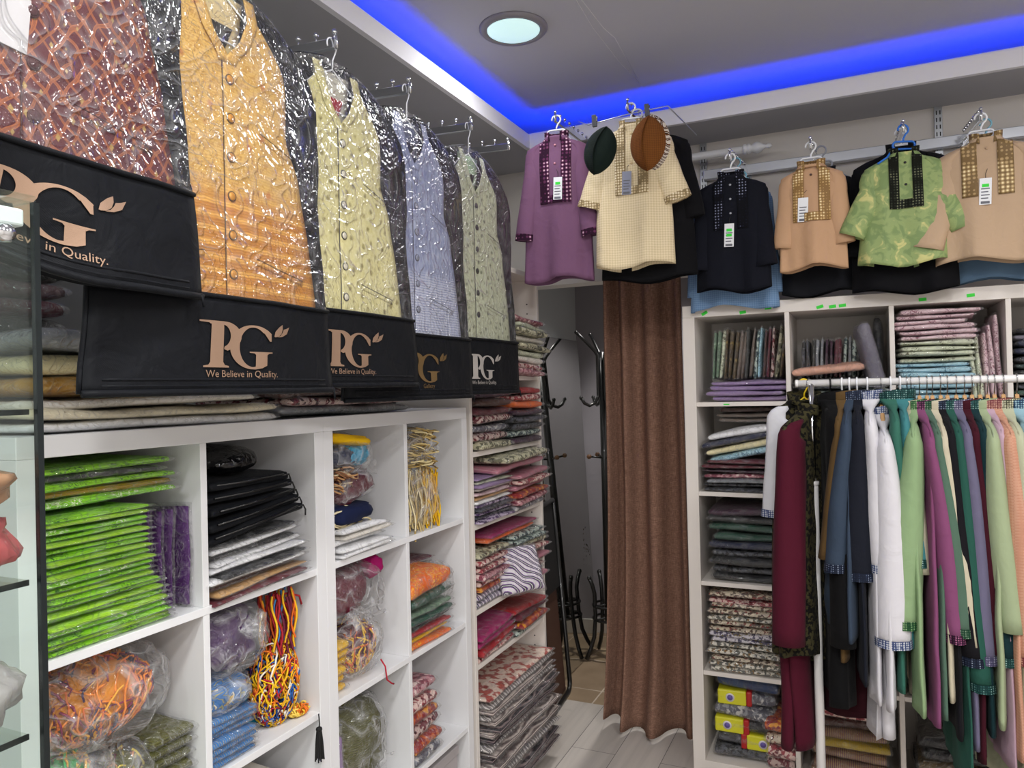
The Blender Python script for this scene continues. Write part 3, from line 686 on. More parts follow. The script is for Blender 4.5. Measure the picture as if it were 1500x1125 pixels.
stack((XF-.004, y0+.085, z0), HP, [('greyspk', 'greyish printed packet', .9), ('oraspk', 'orange printed packet', 1.), ('winespk', 'wine red printed packet', .98), ('oraspk', 'orange printed packet', .97), ('redspk', 'rust printed packet', .98), ('pinkspk', 'pink printed packet', .95)], .165, .26, .235, 'orange stack, third row right', jx=.008, jr=.05)
y0, y1, z0, z1 = LC(3, 3)
gb = thing('storage_box', 'plain grey storage box in the bottom right cube', 'box', (XF-.02, y0+.165, z0))
MB().bx(-.30, 0, -.14, .14, 0, .27).build('box_body', simple('box_grey', '#a9a3a4', .7), gb, False, .004)
MB().bx(-.305, .004, -.143, .143, .27, .30).build('box_lid', simple('box_grey', '#a9a3a4', .7), gb, False, .003)

# ------------------------------------------------------------------ goods lying on top of the left shelf
ZT = TL
stack((XL-.012, YL0+.315, ZT), HP, [('whitecl', 'white flat cloth packet', 1.), ('ivory', 'ivory flat cloth packet', 1., .0), ('offwhite', 'off white flat packet', .9, -.03)], .58, .32, .062, 'long pile under the yellow waistcoat', jx=.006, jr=.012)
stack((XL-.03, YL0+.205, ZT+.064), HP, [('gold', 'gold patterned cloth packet'), ('cream', 'cream cloth packet, dark end'), ('slate', 'grey cloth packet in shiny film')], .33, .28, .115, 'pile behind the glass edge', jx=.01, jr=.03)
stack((XL-.21, YL0+.115, ZT+.18), HP, [('darkgrey', 'dark grey cloth packet'), ('wine', 'wine red cloth packet'), ('greyred', 'reddish grey cloth packet'), ('darkgrey', 'charcoal cloth packet'), ('greyred', 'dusky red cloth packet'), ('slate', 'grey cloth packet'), ('greyred', 'reddish grey cloth packet')], .23, .17, .25, 'tall pile standing in for the glass reflection', jx=.008)  # solid packets stand in for a pile reflected in the cabinet glass
stack((XL-.012, YL0+.905, ZT), HP, [('slate', 'grey patterned cloth packet', 1.), ('winespk', 'wine and pink printed packet', .95, .01), ('brown', 'dark brown cloth packet', .8, -.05)], .56, .31, .075, 'pile under the cream waistcoat', jx=.008, jr=.02)

# ------------------------------------------------------------------ goods in the bookcase
TF = TX+.004
def TS(k): return TSH[k]
ym = YT0+.02
stack((TF+.035, ym+.46, TS(0)), HP, [('pinkspk', 'pink beaded packet'), ('redspk', 'rose beaded packet'), ('offwhite', 'off white beaded packet'), ('sagep', 'sage beaded packet'), ('mossspk', 'moss beaded packet'), ('offwhite', 'pale beaded packet'), ('mossspk', 'olive beaded packet'), ('sagep', 'pale sage beaded packet'), ('pinkspk', 'dusty pink beaded packet')], .27, .27, .235, 'stack on the highest bookcase shelf in view', jx=.03, jr=.12, slope=.06)
stack((TF+.0, ym+.16, TS(0)), HP, [('wine', 'wine packet'), ('magenta', 'magenta packet'), ('redspk', 'red printed packet')], .26, .26, .09, 'stack left on the highest bookcase shelf')
stack((TF+.004, ym+.15, TS(1)), HP, [('mossspk', 'brown printed packet'), ('winespk', 'wine printed packet'), ('greyspk', 'grey printed packet'), ('winespk', 'wine printed packet'), ('wine', 'wine red packet'), ('brown', 'dark brown packet'), ('plum', 'plum packet')], .27, .26, .22, 'left stack, shelf with the orange packet', jx=.01, jr=.04)
stack((TF+.018, ym+.45, TS(1)), HP, [('plum', 'plum packet'), ('tealspk', 'dark teal packet'), ('blackspk', 'black printed packet'), ('blackspk', 'charcoal packet'), ('plum', 'purple grey packet', .95), ('orange', 'orange packet', .93), ('redspk', 'rose red packet', .9), ('red', 'red packet', .85)], .275, .27, .225, 'right stack with the orange packet', jx=.012, jr=.06)
stack((TF+.006, ym+.15, TS(2)), HP, [('purplespk', 'purple printed packet'), ('blackspk', 'black purple packet'), ('purplespk', 'purple printed packet'), ('blackspk', 'dark printed packet'), ('purplespk', 'purple printed packet'), ('whitecl', 'white packet'), ('tan', 'beige packet'), ('pinkp', 'pale pink packet'), ('offwhite', 'off white packet'), ('lilac', 'lilac packet'), ('sagep', 'pale sage packet'), ('lilac', 'lilac grey packet')], .27, .27, .165, 'left stack, pink and purple shelf', jx=.012, jr=.05)
stack((TF+.026, ym+.45, TS(2)), HP, [('greyspk', 'grey red printed packet'), ('pinkspk', 'pink printed packet'), ('oraspk', 'orange printed packet'), ('pinkst', 'pink packet'), ('redspk', 'rose printed packet'), ('pinkst', 'bright pink packet')], .28, .28, .15, 'right stack, pink and purple shelf', jx=.012, jr=.06, slope=-.03)
stack((TF+.03, ym+.34, TS(2)+.168), HP, [('pinkst', 'pink packet with pale label'), ('mossspk', 'dark floral packet with gold flowers')], .42, .26, .065, 'pair lying across the pink and purple stacks', jx=.02, jr=.14, slope=-.03)
stack((TF+.006, ym+.14, TS(3)), HP, [('zigp', 'zigzag printed packet'), ('zigp', 'zigzag printed packet'), ('oraspk', 'orange brown packet'), ('redspk', 'red printed packet'), ('pinkspk', 'pink printed packet'), ('redspk', 'rose red packet'), ('redspk', 'red printed packet'), ('mossspk', 'moss green packet')], .25, .26, .195, 'left stack, shelf with zigzag prints', jx=.012, jr=.05)
stack((TF+.020, ym+.45, TS(3)), HP, [('pinkst', 'pink packet'), ('greyspk', 'grey blue packet'), ('pinkspk', 'rose packet'), ('mossspk', 'moss printed packet'), ('pinkst', 'mauve pink packet'), ('tealspk', 'teal printed packet'), ('redspk', 'red packet'), ('mossspk', 'green printed packet'), ('tealspk', 'teal floral packet'), ('tealspk', 'blue floral packet')], .275, .27, .205, 'right stack, shelf with zigzag prints', jx=.012, jr=.05)
stack((TF+.0, ym+.33, TS(3)+.208), HP, [('orange', 'orange packet'), ('magenta', 'magenta packet')], .46, .26, .034, 'pair lying across the zigzag shelf stacks', jx=.02, jr=.05)
packet('cloth_packet', 'white packet with black and purple zigzag print tilted forward', 'packet', None, (TX+.035, ym+.285, TS(3)+.085), (0, 1.2, -.55), .17, .19, .04, MATS['zigp'])
stack((TF+.0, ym+.16, TS(4)), HP, [('redspk', 'red printed packet'), ('red', 'red packet'), ('magenta', 'magenta packet', 1.05), ('magenta', 'magenta packet')], .28, .27, .105, 'left stack, lowest bookcase shelf', slope=-.05)
stack((TF+.016, ym+.44, TS(4)), HP, [('tealspk', 'dark teal packet'), ('oraspk', 'orange printed packet', .9), ('wine', 'wine red packet'), ('red', 'deep red packet')], .28, .27, .115, 'right stack, lowest bookcase shelf', jx=.015, jr=.07)
fl = [('darkweave', 'dark woven packet'), ('greyweave', 'grey woven packet'), ('darkweave', 'dark woven packet'), ('greyweave', 'grey woven packet'), ('chkgrey', 'grey patterned packet')]
stack((TF+.05, ym+.305, .066), HP, [(fl[i % 5][0], 'large '+fl[i % 5][1], 1-.01*(i % 3)) for i in range(15)]+[('greyweave', 'large grey woven packet'), ('chkgrey', 'large grey white packet'), ('redweave', 'large red and white woven packet')], .585, .33, .385, 'big stack at the bookcase foot', jx=.012, jr=.03)
# ------------------------------------------------------------------ goods in the large right shelf
YF = YR+.012
x0, x1, z0, z1 = RC(0, 0)
stack((x0+.19, YF+.01, z0), 0, [('lilac', 'lilac cloth packet', 1-.02*(i % 2)) for i in range(4)], .29, .27, .085, 'lilac stack, top left cube of large shelf', jx=.012, jr=.05)
row((x0+.045, YF+.05, z0+.092), [('green', 'pale green packet'), ('green', 'grey green packet'), ('sagep', 'sage packet'), ('bronze', 'bronze packet', 1.06), ('bronze', 'bronze packet'), ('bronze', 'dull gold packet'), ('taupe', 'taupe packet'), ('taupe', 'taupe packet'), ('darkgrey', 'charcoal packet'), ('taupe', 'grey brown packet'), ('tealspk', 'grey blue packet'), ('bluep', 'pale blue packet'), ('brown', 'brown packet'), ('wine', 'wine red packet', 1.04), ('winespk', 'dark red packet', 1.04), ('mossspk', 'old gold packet', 1.06), ('bronze', 'old gold packet', 1.08)], .195, .24, .272, 'upright row above the lilac stack', lean=.10)
x0, x1, z0, z1 = RC(1, 0)
stack((x0+.17, YF+.0, z0), 0, [('slate', 'grey packet'), ('tealspk', 'dark blue packet'), ('blackspk', 'black packet'), ('slate', 'silver grey packet')], .31, .28, .08, 'stack under the peach packet', jx=.012, jr=.05)
row((x0+.03, YF+.09, z0+.085), [('blackspk', 'black packet'), ('blackspk', 'black packet'), ('darkgrey', 'charcoal packet'), ('slate', 'grey packet'), ('slate', 'grey packet'), ('plum', 'plum packet'), ('plum', 'plum packet'), ('wine', 'wine red packet'), ('wine', 'wine red packet'), ('tealspk', 'slate blue packet'), ('slate', 'grey blue packet'), ('tealspk', 'slate blue packet'), ('darkgrey', 'charcoal packet'), ('blackspk', 'black packet')], .15, .2, .225, 'upright row behind the peach packet', lean=.04)
packet('cloth_packet', 'peach cloth packet lying slanted in front of dark upright packets', 'packet', None, (x0+.125, YF+.10, z0+.118), (0.05, -.10, .05), .25, .17, .032, MATS['peach'])
packet('cloth_packet', 'grey violet cloth packet leaning against the cube divider', 'packet', None, (x0+.268, YF+.08, z0+.16), (0, HP-.22, .1), .24, .15, .055, MATS['greyl'])
packet('cloth_packet', 'black shiny packet standing behind the leaning grey one', 'packet', None, (x0+.300, YF+.19, z0+.185), (0, HP, 0), .24, .16, .03, MATS['blackpl'])
x0, x1, z0, z1 = RC(2, 0)
stack((x0+.125, YF+.0, z0), 0, [('bluep', 'light blue embroidered packet', 1-.03*(i % 2)) for i in range(7)]+[('sagep', 'pale sage embroidered packet', 1-.02*(i % 2)) for i in range(4)]+[('pinkp', 'pale pink embroidered packet', 1+.03*(i % 3)) for i in range(6)], .232, .27, .318, 'pastel stack of third top cube', jx=.016, jr=.09)
row((x0+.236, YF+.02, z0), [('sagep', 'pale sage embroidered packet', .8), ('sagep', 'pale sage embroidered packet', .86), ('pinkp', 'pale pink embroidered packet', .9), ('pinkp', 'pale pink embroidered packet', 1.0), ('pinkp', 'pale pink embroidered packet', 1.15)], .255, .22, .098, 'upright row beside the pastel stack', lean=-.06, jr=.03)
x0, x1, z0, z1 = RC(3, 0)
stack((x0+.16, YF+.0, z0), 0, [('dgreen', 'dark green packet'), ('blackspk', 'black packet'), ('dteal', 'dark teal packet'), ('blackpl', 'black packet'), ('dteal', 'dark teal packet'), ('blackspk', 'black packet'), ('navy', 'navy packet'), ('navy', 'navy packet'), ('greyl', 'grey violet packet'), ('blackpl', 'black packet')], .30, .28, .24, 'dark stack, top cube at picture edge')
x0, x1, z0, z1 = RC(0, 1)
stack((x0+.175, YF+.002, z0), 0, [('blackspk', 'black shiny packet'), ('blackspk', 'charcoal packet'), ('slate', 'grey shiny packet'), ('pinkspk', 'dusty pink packet'), ('plum', 'plum packet'), ('wine', 'wine packet'), ('wine', 'wine packet')], .30, .28, .125, 'stack below the yellow packet', jx=.012, jr=.05)
for i, (m_, t_, dx, dz) in enumerate((('bluep', 'grey blue cloth packet under the cream yellow one, slanting', .15, .150), ('cream', 'cream yellow cloth packet slanting in the second cube', .142, .178), ('navy', 'navy cloth packet with a pale tag, slanting', .125, .204), ('whitecl', 'white folded cloth in smoky sleeve, slanting uppermost', .135, .232))):
    packet('cloth_packet', t_, 'packet', 'slanting packets in the second cube', (x0+dx+.015, YF+.10, z0+dz), (.04, -.19, 0), .255-.03*(i == 3), .2, .026, MATS[m_])
stack((x0+.20, YF+.06, z0+.268), 0, [('taupe', 'taupe folded packet'), ('taupe', 'taupe folded packet'), ('brown', 'light brown folded packet')], .25, .24, .058, 'pile under the upper board of second cube')
x0, x1, z0, z1 = RC(0, 2)
stack((x0+.17, YF+.004, z0), 0, [('blackpl', 'black shiny packet'), ('blackspk', 'black patterned packet'), ('blackpl', 'black packet'), ('blackspk', 'charcoal packet'), ('navy', 'ink blue packet'), ('dgreen', 'dark green packet'), ('dgreen', 'dark green packet'), ('blackpl', 'black packet'), ('plum', 'black plum packet')], .265, .28, .29, 'black and green stack, third row', jx=.012, jr=.04)
packet('cloth_packet', 'dark green packet standing right of the black stack', 'packet', None, (x0+.316, YF+.12, z0+.13), (0, HP-.08, 0), .25, .22, .028, MATS['dgreen'])
x0, x1, z0, z1 = RC(0, 3)
fm = ['florc', 'florc', 'flora', 'florc', 'florc', 'florb', 'florb', 'flora', 'flora', 'florc', 'flora', 'flora', 'redspk', 'flora']
stack((x0+.155, YF+.004, z0), 0, [(fm[i], {'flora': 'brown floral print packet', 'florb': 'violet floral print packet', 'florc': 'grey floral print packet', 'redspk': 'red floral print packet'}[fm[i]], 1-.02*(i % 3)) for i in range(14)], .27, .27, .31, 'floral stack, fourth row', jx=.008, jr=.03)
x0, x1, z0, z1 = RC(0, 4)
YEL = simple('yellow_label', '#d8d42a', .35); REDL = simple('red_label', '#b01c1c', .4); PURL = simple('violet_label', '#6a5aa8', .4)
def banded(lab, loc, m, side, rz=0):
    o = packet('cap_pack', lab, 'packet', 'packs with bright paper bands', loc, (0, 0, rz), .22, .2, .05, MATS[m])
    s = -1 if side == 'l' else 1
    b = MB(); b.bx(-.055, .055, -.107, .06, -.029, .029); k = b.build('paper_band', YEL, o, False, .006); k.location = (s*.055, 0, 0)
    b = MB(); b.bx(-.011, .011, -.1075, .06, -.0295, .0295); k = b.build('band_edge', REDL, o, False, .006); k.location = (s*(-.010), 0, 0)
    b = MB(); b.lathe([(.017, -.1085), (.017, -.106)], (0, 0, 0), 'y', 16); k = b.build('emblem', simple('label_white', '#e6e0e8', .5), o); k.location = (s*.062, 0, 0)
    b = MB(); b.lathe([(.011, -.1092), (.011, -.108)], (0, 0, 0), 'y', 16); k = b.build('emblem_centre', PURL, o); k.location = (s*.062, 0, 0)
xs = x0+.145; yc = YF+.15
packet('cap_pack', 'dark printed pack lowest under the yellow banded packs', 'packet', None, (xs, yc, z0+.022), (0, 0, .02), .24, .22, .042, MATS['blackspk'])
banded('dark pack with yellow paper band at its right side, lower one', (xs+.005, yc, z0+.073), 'blackspk', 'r')
banded('dark pack with yellow paper band at its left side, middle one', (xs-.005, yc, z0+.128), 'blackpl', 'l')
packet('cap_pack', 'silvery net pack over the yellow banded packs', 'packet', None, (xs, yc, z0+.180), (0, .04, -.05), .23, .2, .05, MATS['greyspk'])
banded('grey pack with small yellow band near the top, blue above', (xs, yc+.02, z0+.232), 'greyspk', 'l', .05)
packet('cap_pack', 'blue checked pack on top of the banded packs', 'packet', None, (xs+.01, yc+.02, z0+.286), (0, .03, 0), .23, .2, .048, MATS['blueink'])
stack((x0+.285, YF+.0, z0), 0, [('winespk', 'wine printed packet'), ('redspk', 'red brown printed packet'), ('flora', 'brown orange printed packet'), ('oraspk', 'orange brown printed packet')], .10, .24, .19, 'small pile right of the banded packs', jx=.01, jr=.05)
b = MB(); rg = [(.022*math.cos(a*.2), .015*math.sin(a*.2), 0) for a in range(33)]+[(.03, -.004, .001), (.012, .022, .001)]
b.tube(rg, .0008, 5); o = b.build('loose_wire', simple('wire_brass', '#7a6a3a', .5)); q = at(1060, 1098, 'z', z0+.001); o.location = (q.x, q.y, z0+.001); tag(o, 'thin wire loop lying on the bottom board of large shelf', 'wire')
for c, rw, its, W, H, lab in (
    (1, 3, [('oraspk', 'orange floral packet'), ('flora', 'brown floral packet'), ('wine', 'wine packet'), ('oraspk', 'rust floral packet'), ('flora', 'brown floral packet'), ('redspk', 'red floral packet'), ('oraspk', 'orange floral packet')], .27, .22, 'stack hidden partly by white trousers'),
    (1, 4, [('stripey', 'striped plum packet'), ('stripey', 'striped maroon packet'), ('stripey', 'striped plum packet'), ('stripeyl', 'yellow striped packet'), ('stripey', 'brown striped packet'), ('brown', 'brown packet'), ('redspk', 'red printed packet'), ('wine', 'wine printed packet')], .25, .30, 'striped stack, bottom row'),
    (2, 3, [('blackspk', 'black shiny packet'), ('blackgr', 'black green packet'), ('blackspk', 'charcoal shiny packet'), ('wine', 'wine packet'), ('flora', 'brown printed packet')], .29, .13, 'dark stack, fourth row third cube'),
    (2, 4, [('blackpl', 'black packet'), ('darkgrey', 'charcoal packet'), ('bronze', 'bronze packet'), ('blackpl', 'black shiny packet'), ('blackpl', 'black shiny packet')], .24, .21, 'dark stack, bottom row third cube'),
    (1, 1, [('dteal', 'dark teal packet'), ('blackpl', 'black packet'), ('plum', 'plum packet'), ('slate', 'grey packet'), ('tealspk', 'teal packet')], .30, .26, 'stack behind the black jackets'),
    (1, 2, [('blackpl', 'black packet'), ('plum', 'plum packet'), ('dteal', 'dark teal packet')], .30, .2, 'third row stack behind the garments'),
    (2, 1, [('bluep', 'pale blue packet'), ('dteal', 'dark teal packet'), ('slate', 'grey packet')], .30, .2, 'second row stack behind the garments'),
    (3, 1, [('dteal', 'dark teal packet'), ('dgreen', 'dark green packet'), ('blackpl', 'black packet'), ('navy', 'navy packet')], .30, .24, 'second row stack at picture edge'),
    (3, 3, [('slate', 'grey packet'), ('blackgr', 'black packet'), ('slate', 'grey blue packet')], .30, .12, 'fourth row stack at picture edge')):
    x0, x1, z0, z1 = RC(c, rw)
    stack((x0+.165, YF+.02, z0), 0, its, W, .27, H, lab, jx=.012, jr=.04)
# ------------------------------------------------------------------ waistcoats in garment bags on the left wall
BH, POUCH = .745, .165
BAG_T = [(0, .035), (.012, .085), (.035, .14), (.075, .198), (.12, .235), (.165, .250), (.28, .252), (.36, .244), (.40, .248), (.5, .260), (.745, .280)]
def curve_mesh(polys=None, text=None, size=1.0, align='CENTER'):
    if text is None:
        c = bpy.data.curves.new('shape', 'CURVE'); c.dimensions = '2D'; c.fill_mode = 'BOTH'
        for pl in polys:
            s = c.splines.new('POLY'); s.points.add(len(pl)-1); s.use_cyclic_u = True
            for p, q in zip(s.points, pl): p.co = (q[0], q[1], 0, 1)
    else:
        c = bpy.data.curves.new('shape', 'FONT'); c.body = text; c.size = size; c.align_x = align; c.resolution_u = 3
    o = bpy.data.objects.new('shape', c); COL.objects.link(o)
    bpy.context.view_layer.update()
    me = bpy.data.meshes.new_from_object(o.evaluated_get(bpy.context.evaluated_depsgraph_get()))
    bpy.data.objects.remove(o); bpy.data.curves.remove(c)
    bm = bmesh.new(); bm.from_mesh(me); bpy.data.meshes.remove(me)
    bmesh.ops.triangulate(bm, faces=bm.faces)
    for _ in range(2 if text is None else 0):
        es = [e for e in bm.edges if e.calc_length() > (.12 if text is None else .02)]
        if es: bmesh.ops.subdivide_edges(bm, edges=es, cuts=2); bmesh.ops.triangulate(bm, faces=bm.faces)
    v = [p.co.copy() for p in bm.verts]; f = [[q.index for q in fc.verts] for fc in bm.faces]; bm.free()
    return v, f
def arc(cx, cy, rx, ry, a0, a1, n=18): return [(cx+rx*math.cos(math.radians(lerp(a0, a1, i/n))), cy+ry*math.sin(math.radians(lerp(a0, a1, i/n)))) for i in range(n+1)]
# the two letters of the emblem, drawn with bracketed serifs; height of the letters = 1
P_STEM = [(.0, 0), (.50, 0), (.50, .035), (.42, .055), (.385, .12), (.385, .93), (.13, .93), (.13, .12), (.095, .055), (.0, .035)]
P_TOP = [(-.10, 1.0), (.40, 1.0)]+arc(.40, .69, .36, .31, 90, -60, 20)+[(.47, .37), (.40, .40), (.40, .44)]+arc(.36, .69, .17, .24, -70, 80, 16)+[(.36, .93), (.11, .93), (.08, .955), (-.10, .965)]
G_BOW = arc(1.02, .47, .50, .50, 38, 270, 36)+[(1.06, -.03), (1.20, .0), (1.30, .06), (1.30, .30), (1.34, .335), (1.42, .345), (1.42, .37), (.93, .37), (.93, .345), (1.03, .335), (1.06, .30), (1.06, .035), (1.0, .02)]+arc(1.02, .47, .30, .45, 262, 48, 30)
G_TIP = [(1.16, .93), (1.36, .62), (1.40, .62), (1.40, .80), (1.31, .88), (1.20, .94)]
LEAF1 = [(1.47, .74), (1.50, .86), (1.60, .97), (1.70, 1.04), (1.70, .93), (1.66, .82), (1.58, .75), (1.50, .73)]
LEAF2 = [(1.56, .735), (1.68, .75), (1.82, .83), (1.90, 1.0), (1.80, .95), (1.73, .93), (1.70, .86), (1.64, .78)]
EMB = None
GOLD = simple('rose_gold_print', '#a88a74', .38, .45, bump=(900, .5, .0006)); SILV = simple('silver_print', '#c8c2bc', .4, .4); DARKG = simple('dull_gold_print', '#7d6440', .45, .45)
def garment_bag(hook, yaw, label, kind, vest, slogan='We Believe in Quality.', pr=None, size=1.0, curl=0., hl=.058, BH=.745, POUCH=.165, hookcol=None, ws=1.0):
    global EMB
    pr = pr or GOLD
    if EMB is None: EMB = [curve_mesh([p]) for p in (P_STEM, P_TOP, G_BOW, G_TIP, LEAF1, LEAF2)]
    rz = HP-yaw
    BAG_A = [(d, w_*ws) for d, w_ in BAG_T]
    top = Vector(hook)
    root = thing('garment_bag', label, 'garment bag', top+Vector((0, 0, -hl)), (0, 0, rz), 'garment bags on the left wall')
    so = R.uniform(0, 30)
    fz = BH-POUCH
    def bend(x, y, d):
        if curl and d > fz-.02:
            k = (d-fz+.02)/POUCH; q = max(0, .10-x)/.35
            y += curl*.10*q**1.5*k; d -= curl*.10*q**1.7*k
        return (x, y, -d)
    def S(u, d, off=0.):
        a = prof(BAG_A, d)
        y = -(.012+.017*(1-u*u)*min(1, d/.06))+.004*nz(u*2+so, d*7)*min(1, d/.1)-off
        if d > fz-.001: y -= .003+.006*nz(u*3+so, d*9, 4)
        return bend(u*a, y, d)
    def Bk(u, d): return bend(u*prof(BAG_A, d), lerp(.012+.004*nz(u*2, d*5, so), -.009, abs(u)**6), d)
    b = MB(); b.grid(lambda i, j: Bk(2*i-1, j*BH), 20, 30, flip=True); b.build('back_panel', BLACKF, root, solid=.0012)
    b = MB(); b.grid(lambda i, j: S(2*i-1, .002+j*(fz-.002)), 28, 44); b.build('clear_front', FILMV, root)
    b = MB(); b.grid(lambda i, j: S(2*i-1, fz+j*POUCH), 28, 12); b.build('pouch_front', BLACKF, root, solid=.0012)
    b = MB()
    ed = []
    for s in (-1, 1):
        b.tube([Vector(S(s, d, -.006)) for d in [i*BH/36 for i in range(37)]], .0048, 6)
    b.tube([Vector(S(i/10-1, fz, .002)) for i in range(21)], .0042, 6)
    b.tube([Vector(S(i/10-1, BH, .0)) for i in range(21)], .006, 6)
    b.build('binding', BLACKF, root)
    b = MB()
    for q, dd in ((.002, BH-.011), (.003, BH-.021)): b.tube([Vector(S(i/10-1, dd, q-.003)) for i in range(1, 20)], 0.0026, 5)
    b.tube([Vector(S(.985, BH-.004, .004)), Vector(S(.985, BH-.004, .006))+Vector((.002, 0, -.022))], .0022, 5)
    b.build('zipper', BLACKF, root)
    # emblem and slogan printed on the pouch
    sc = .080*size*POUCH/.165; lb = MB()
    cx = -.70; sx_ = 1.38
    for v, f in EMB:
        lb.add([S(((p.x+cx)*sc*sx_)/prof(BAG_A, fz+.1), fz+POUCH*.745-p.y*sc, .0032) for p in v], f)
    lb.build('emblem', pr, root, False)
    v, f = curve_mesh(text=slogan, size=.0165*size)
    wv = [S((p.x*1.12+.012)/prof(BAG_A, fz+.14), fz+POUCH*.745+.0165-p.y*1.05, .0032) for p in v]
    MB().add(wv, f).build('slogan', pr, root, False)
    # thin wire hanger
    hg = thing('wire_hanger', f'thin white wire hanger holding the {kind} waistcoat bag', 'hanger', top, (0, 0, rz), 'thin wire hangers on the left wall')
    hb = MB(); pts = [Vector((.016*math.cos(a), .0, .016*math.sin(a)-.0155)) for a in [PI*1.15-i*PI*1.25/12 for i in range(13)]]
    hb.tube(pts+[Vector((.010, 0, -.034)), Vector((.002, 0, -.05)), Vector((0, 0, -.017-hl))], .0017, 6)
    hb.tube([(0, 0, -.014-hl), (-.06, .0, -.047-hl), (-.13, 0, -.107-hl)], .0017, 6); hb.tube([(0, 0, -.014-hl), (.06, .0, -.047-hl), (.13, 0, -.107-hl)], .0017, 6)
    hb.tube([(-.13, 0, -.107-hl), (.13, 0, -.107-hl)], .0017, 6)
    hb.build('wire', hookcol or WPLAST, hg)
    # the waistcoat inside
    fm, cm, lm, labm, btn, welt = vest
    w = thing('waistcoat', f'{kind} sleeveless waistcoat inside the clear fronted bag', 'waistcoat', top+Vector((0, 0, -hl)), (0, 0, rz), 'waistcoats in garment bags')
    VA = [(.028, .060), (.135, .150), (.16, .154), (.25, .150), (.33, .188), (.45, .216), (.575, .236), (.62, .24)]
    VI = [(.028, .057), (.06, .056), (.10, .040), (.152, .0)]
    HV = fz+.03
    def VS(x, d, off=0):
        a = prof(BAG_A, d); u = x/a
        return bend(x, -(.004+.015*(1-u*u)*min(1, d/.06))-off+.0025*nz(x*14+so, d*9, 2), d)
    for s in (-1, 1):
        def g(i, j, s=s):
            d = .028+j*(HV-.028); xi = prof(VI, d) if d < .15 else 0; xi = max(xi-.0, 0)
            if s == 1 and d >= .15: xi = -.012
            if s == -1 and d >= .15: xi = .0
            xo = prof(VA, d); xx = lerp(xi, xo, i)
            p = VS(s*xx, d, .0012 if s == 1 else 0); return p
        b = MB(); b.grid(g, 14, 40, flip=(s == -1)); b.build('front_panel', fm, w, solid=.0015)
        def cg(i, j, s=s):
            d = .016+j*.140; xi = prof(VI, d)
            return VS(s*(xi-.006+i*.026), d, .0035)
        b = MB(); b.grid(cg, 4, 14, flip=(s == -1)); b.build('collar', cm, w, solid=.002)
    b = MB(); b.grid(lambda i, j: bend((2*i-1)*(.062-.02*j), .004, .02+j*.14), 6, 8); b.build('back_lining', lm, w, solid=.001)
    b = MB(); b.add([bend(-.034, .0, .078), bend(.034, .0, .078), bend(.002, .0, .150)], [(0, 2, 1)]); b.build('neck_label', labm, w, False, solid=.0006)
    b = MB(); b.tube([Vector(VS(-.012, d, .0025)) for d in [.15+i*(HV-.15)/20 for i in range(21)]], .0011, 5); b.build('front_seam', welt, w)
    for d in (.185, .255, .325, .395, .465, .535):
        p = VS(.004, d, .0035); b = MB(); b.lathe([(.0005, -.0022), (.0055, -.002), (.0075, -.0008), (.0078, .001)], (0, 0, 0), 'y', 14)
        q = b.build('button', btn, w); q.location = p
        b = MB(); b.lathe([(.0078, -.0006), (.0094, -.0006), (.0094, .0012)], (0, 0, 0), 'y', 14); b.build('button_rim', welt, q)
    for x0, x1, d0, d1 in ((.075, .165, .262, .285), (.06, .19, .50, .525), (-.19, -.06, .525, .50)):
        b = MB(); b.grid(lambda i, j: VS(lerp(x0, x1, i), lerp(d0, d1, i)+j*.011, .0028), 8, 1); b.build('pocket_welt', fm, w, solid=.0012)
        b = MB(); b.tube([Vector(VS(lerp(x0, x1, i/6), lerp(d0, d1, i/6), .0036)) for i in range(7)], .0009, 4); b.build('pocket_seam', welt, w)
    return root
FILMV = film('bag_front_film', 26, .9, .12, .045, .09, dense=.9)
def red_vest():
    t = NT('red_brocade'); co = t.coord()
    w1 = t.n('TexWave', {'Vector': t.coord(scale=(1, .02, 1), rot=(0, .75, 0)), 'Scale': 15., 'Distortion': 3.2, 'Detail': 0., 'Detail Scale': 2.}, bands_direction='X').outputs[1]
    w2 = t.n('TexWave', {'Vector': t.coord(scale=(1, .02, 1), rot=(0, -.62, 0)), 'Scale': 15., 'Distortion': 3.2, 'Detail': 0., 'Detail Scale': 2.}, bands_direction='X').outputs[1]
    ln = t.math('MAXIMUM', t.ramp(w1, [(.88, 0), (.93, 1), (.98, .5)]), t.ramp(w2, [(.88, 0), (.93, 1), (.98, .5)]))
    v = t.n('TexVoronoi', {'Vector': t.coord(scale=(1.25, .02, .8), rot=(0, .1, 0)), 'Scale': 40., 'Randomness': .25}, distance='MANHATTAN').outputs['Distance']
    c = t.mix(ln, '#4c0f18', '#a8602c'); c = t.mix(t.ramp(v, [(.20, 1), (.26, 0)]), c, '#a08448')
    n = t.n('TexNoise', {'Vector': co, 'Scale': 500.}).outputs[0]
    c = t.mix(t.math('MULTIPLY', n, .35), c, '#4c121c')
    return t.fin(t.n('BsdfPrincipled', {'Base Color': c, 'Roughness': .6}).outputs[0])
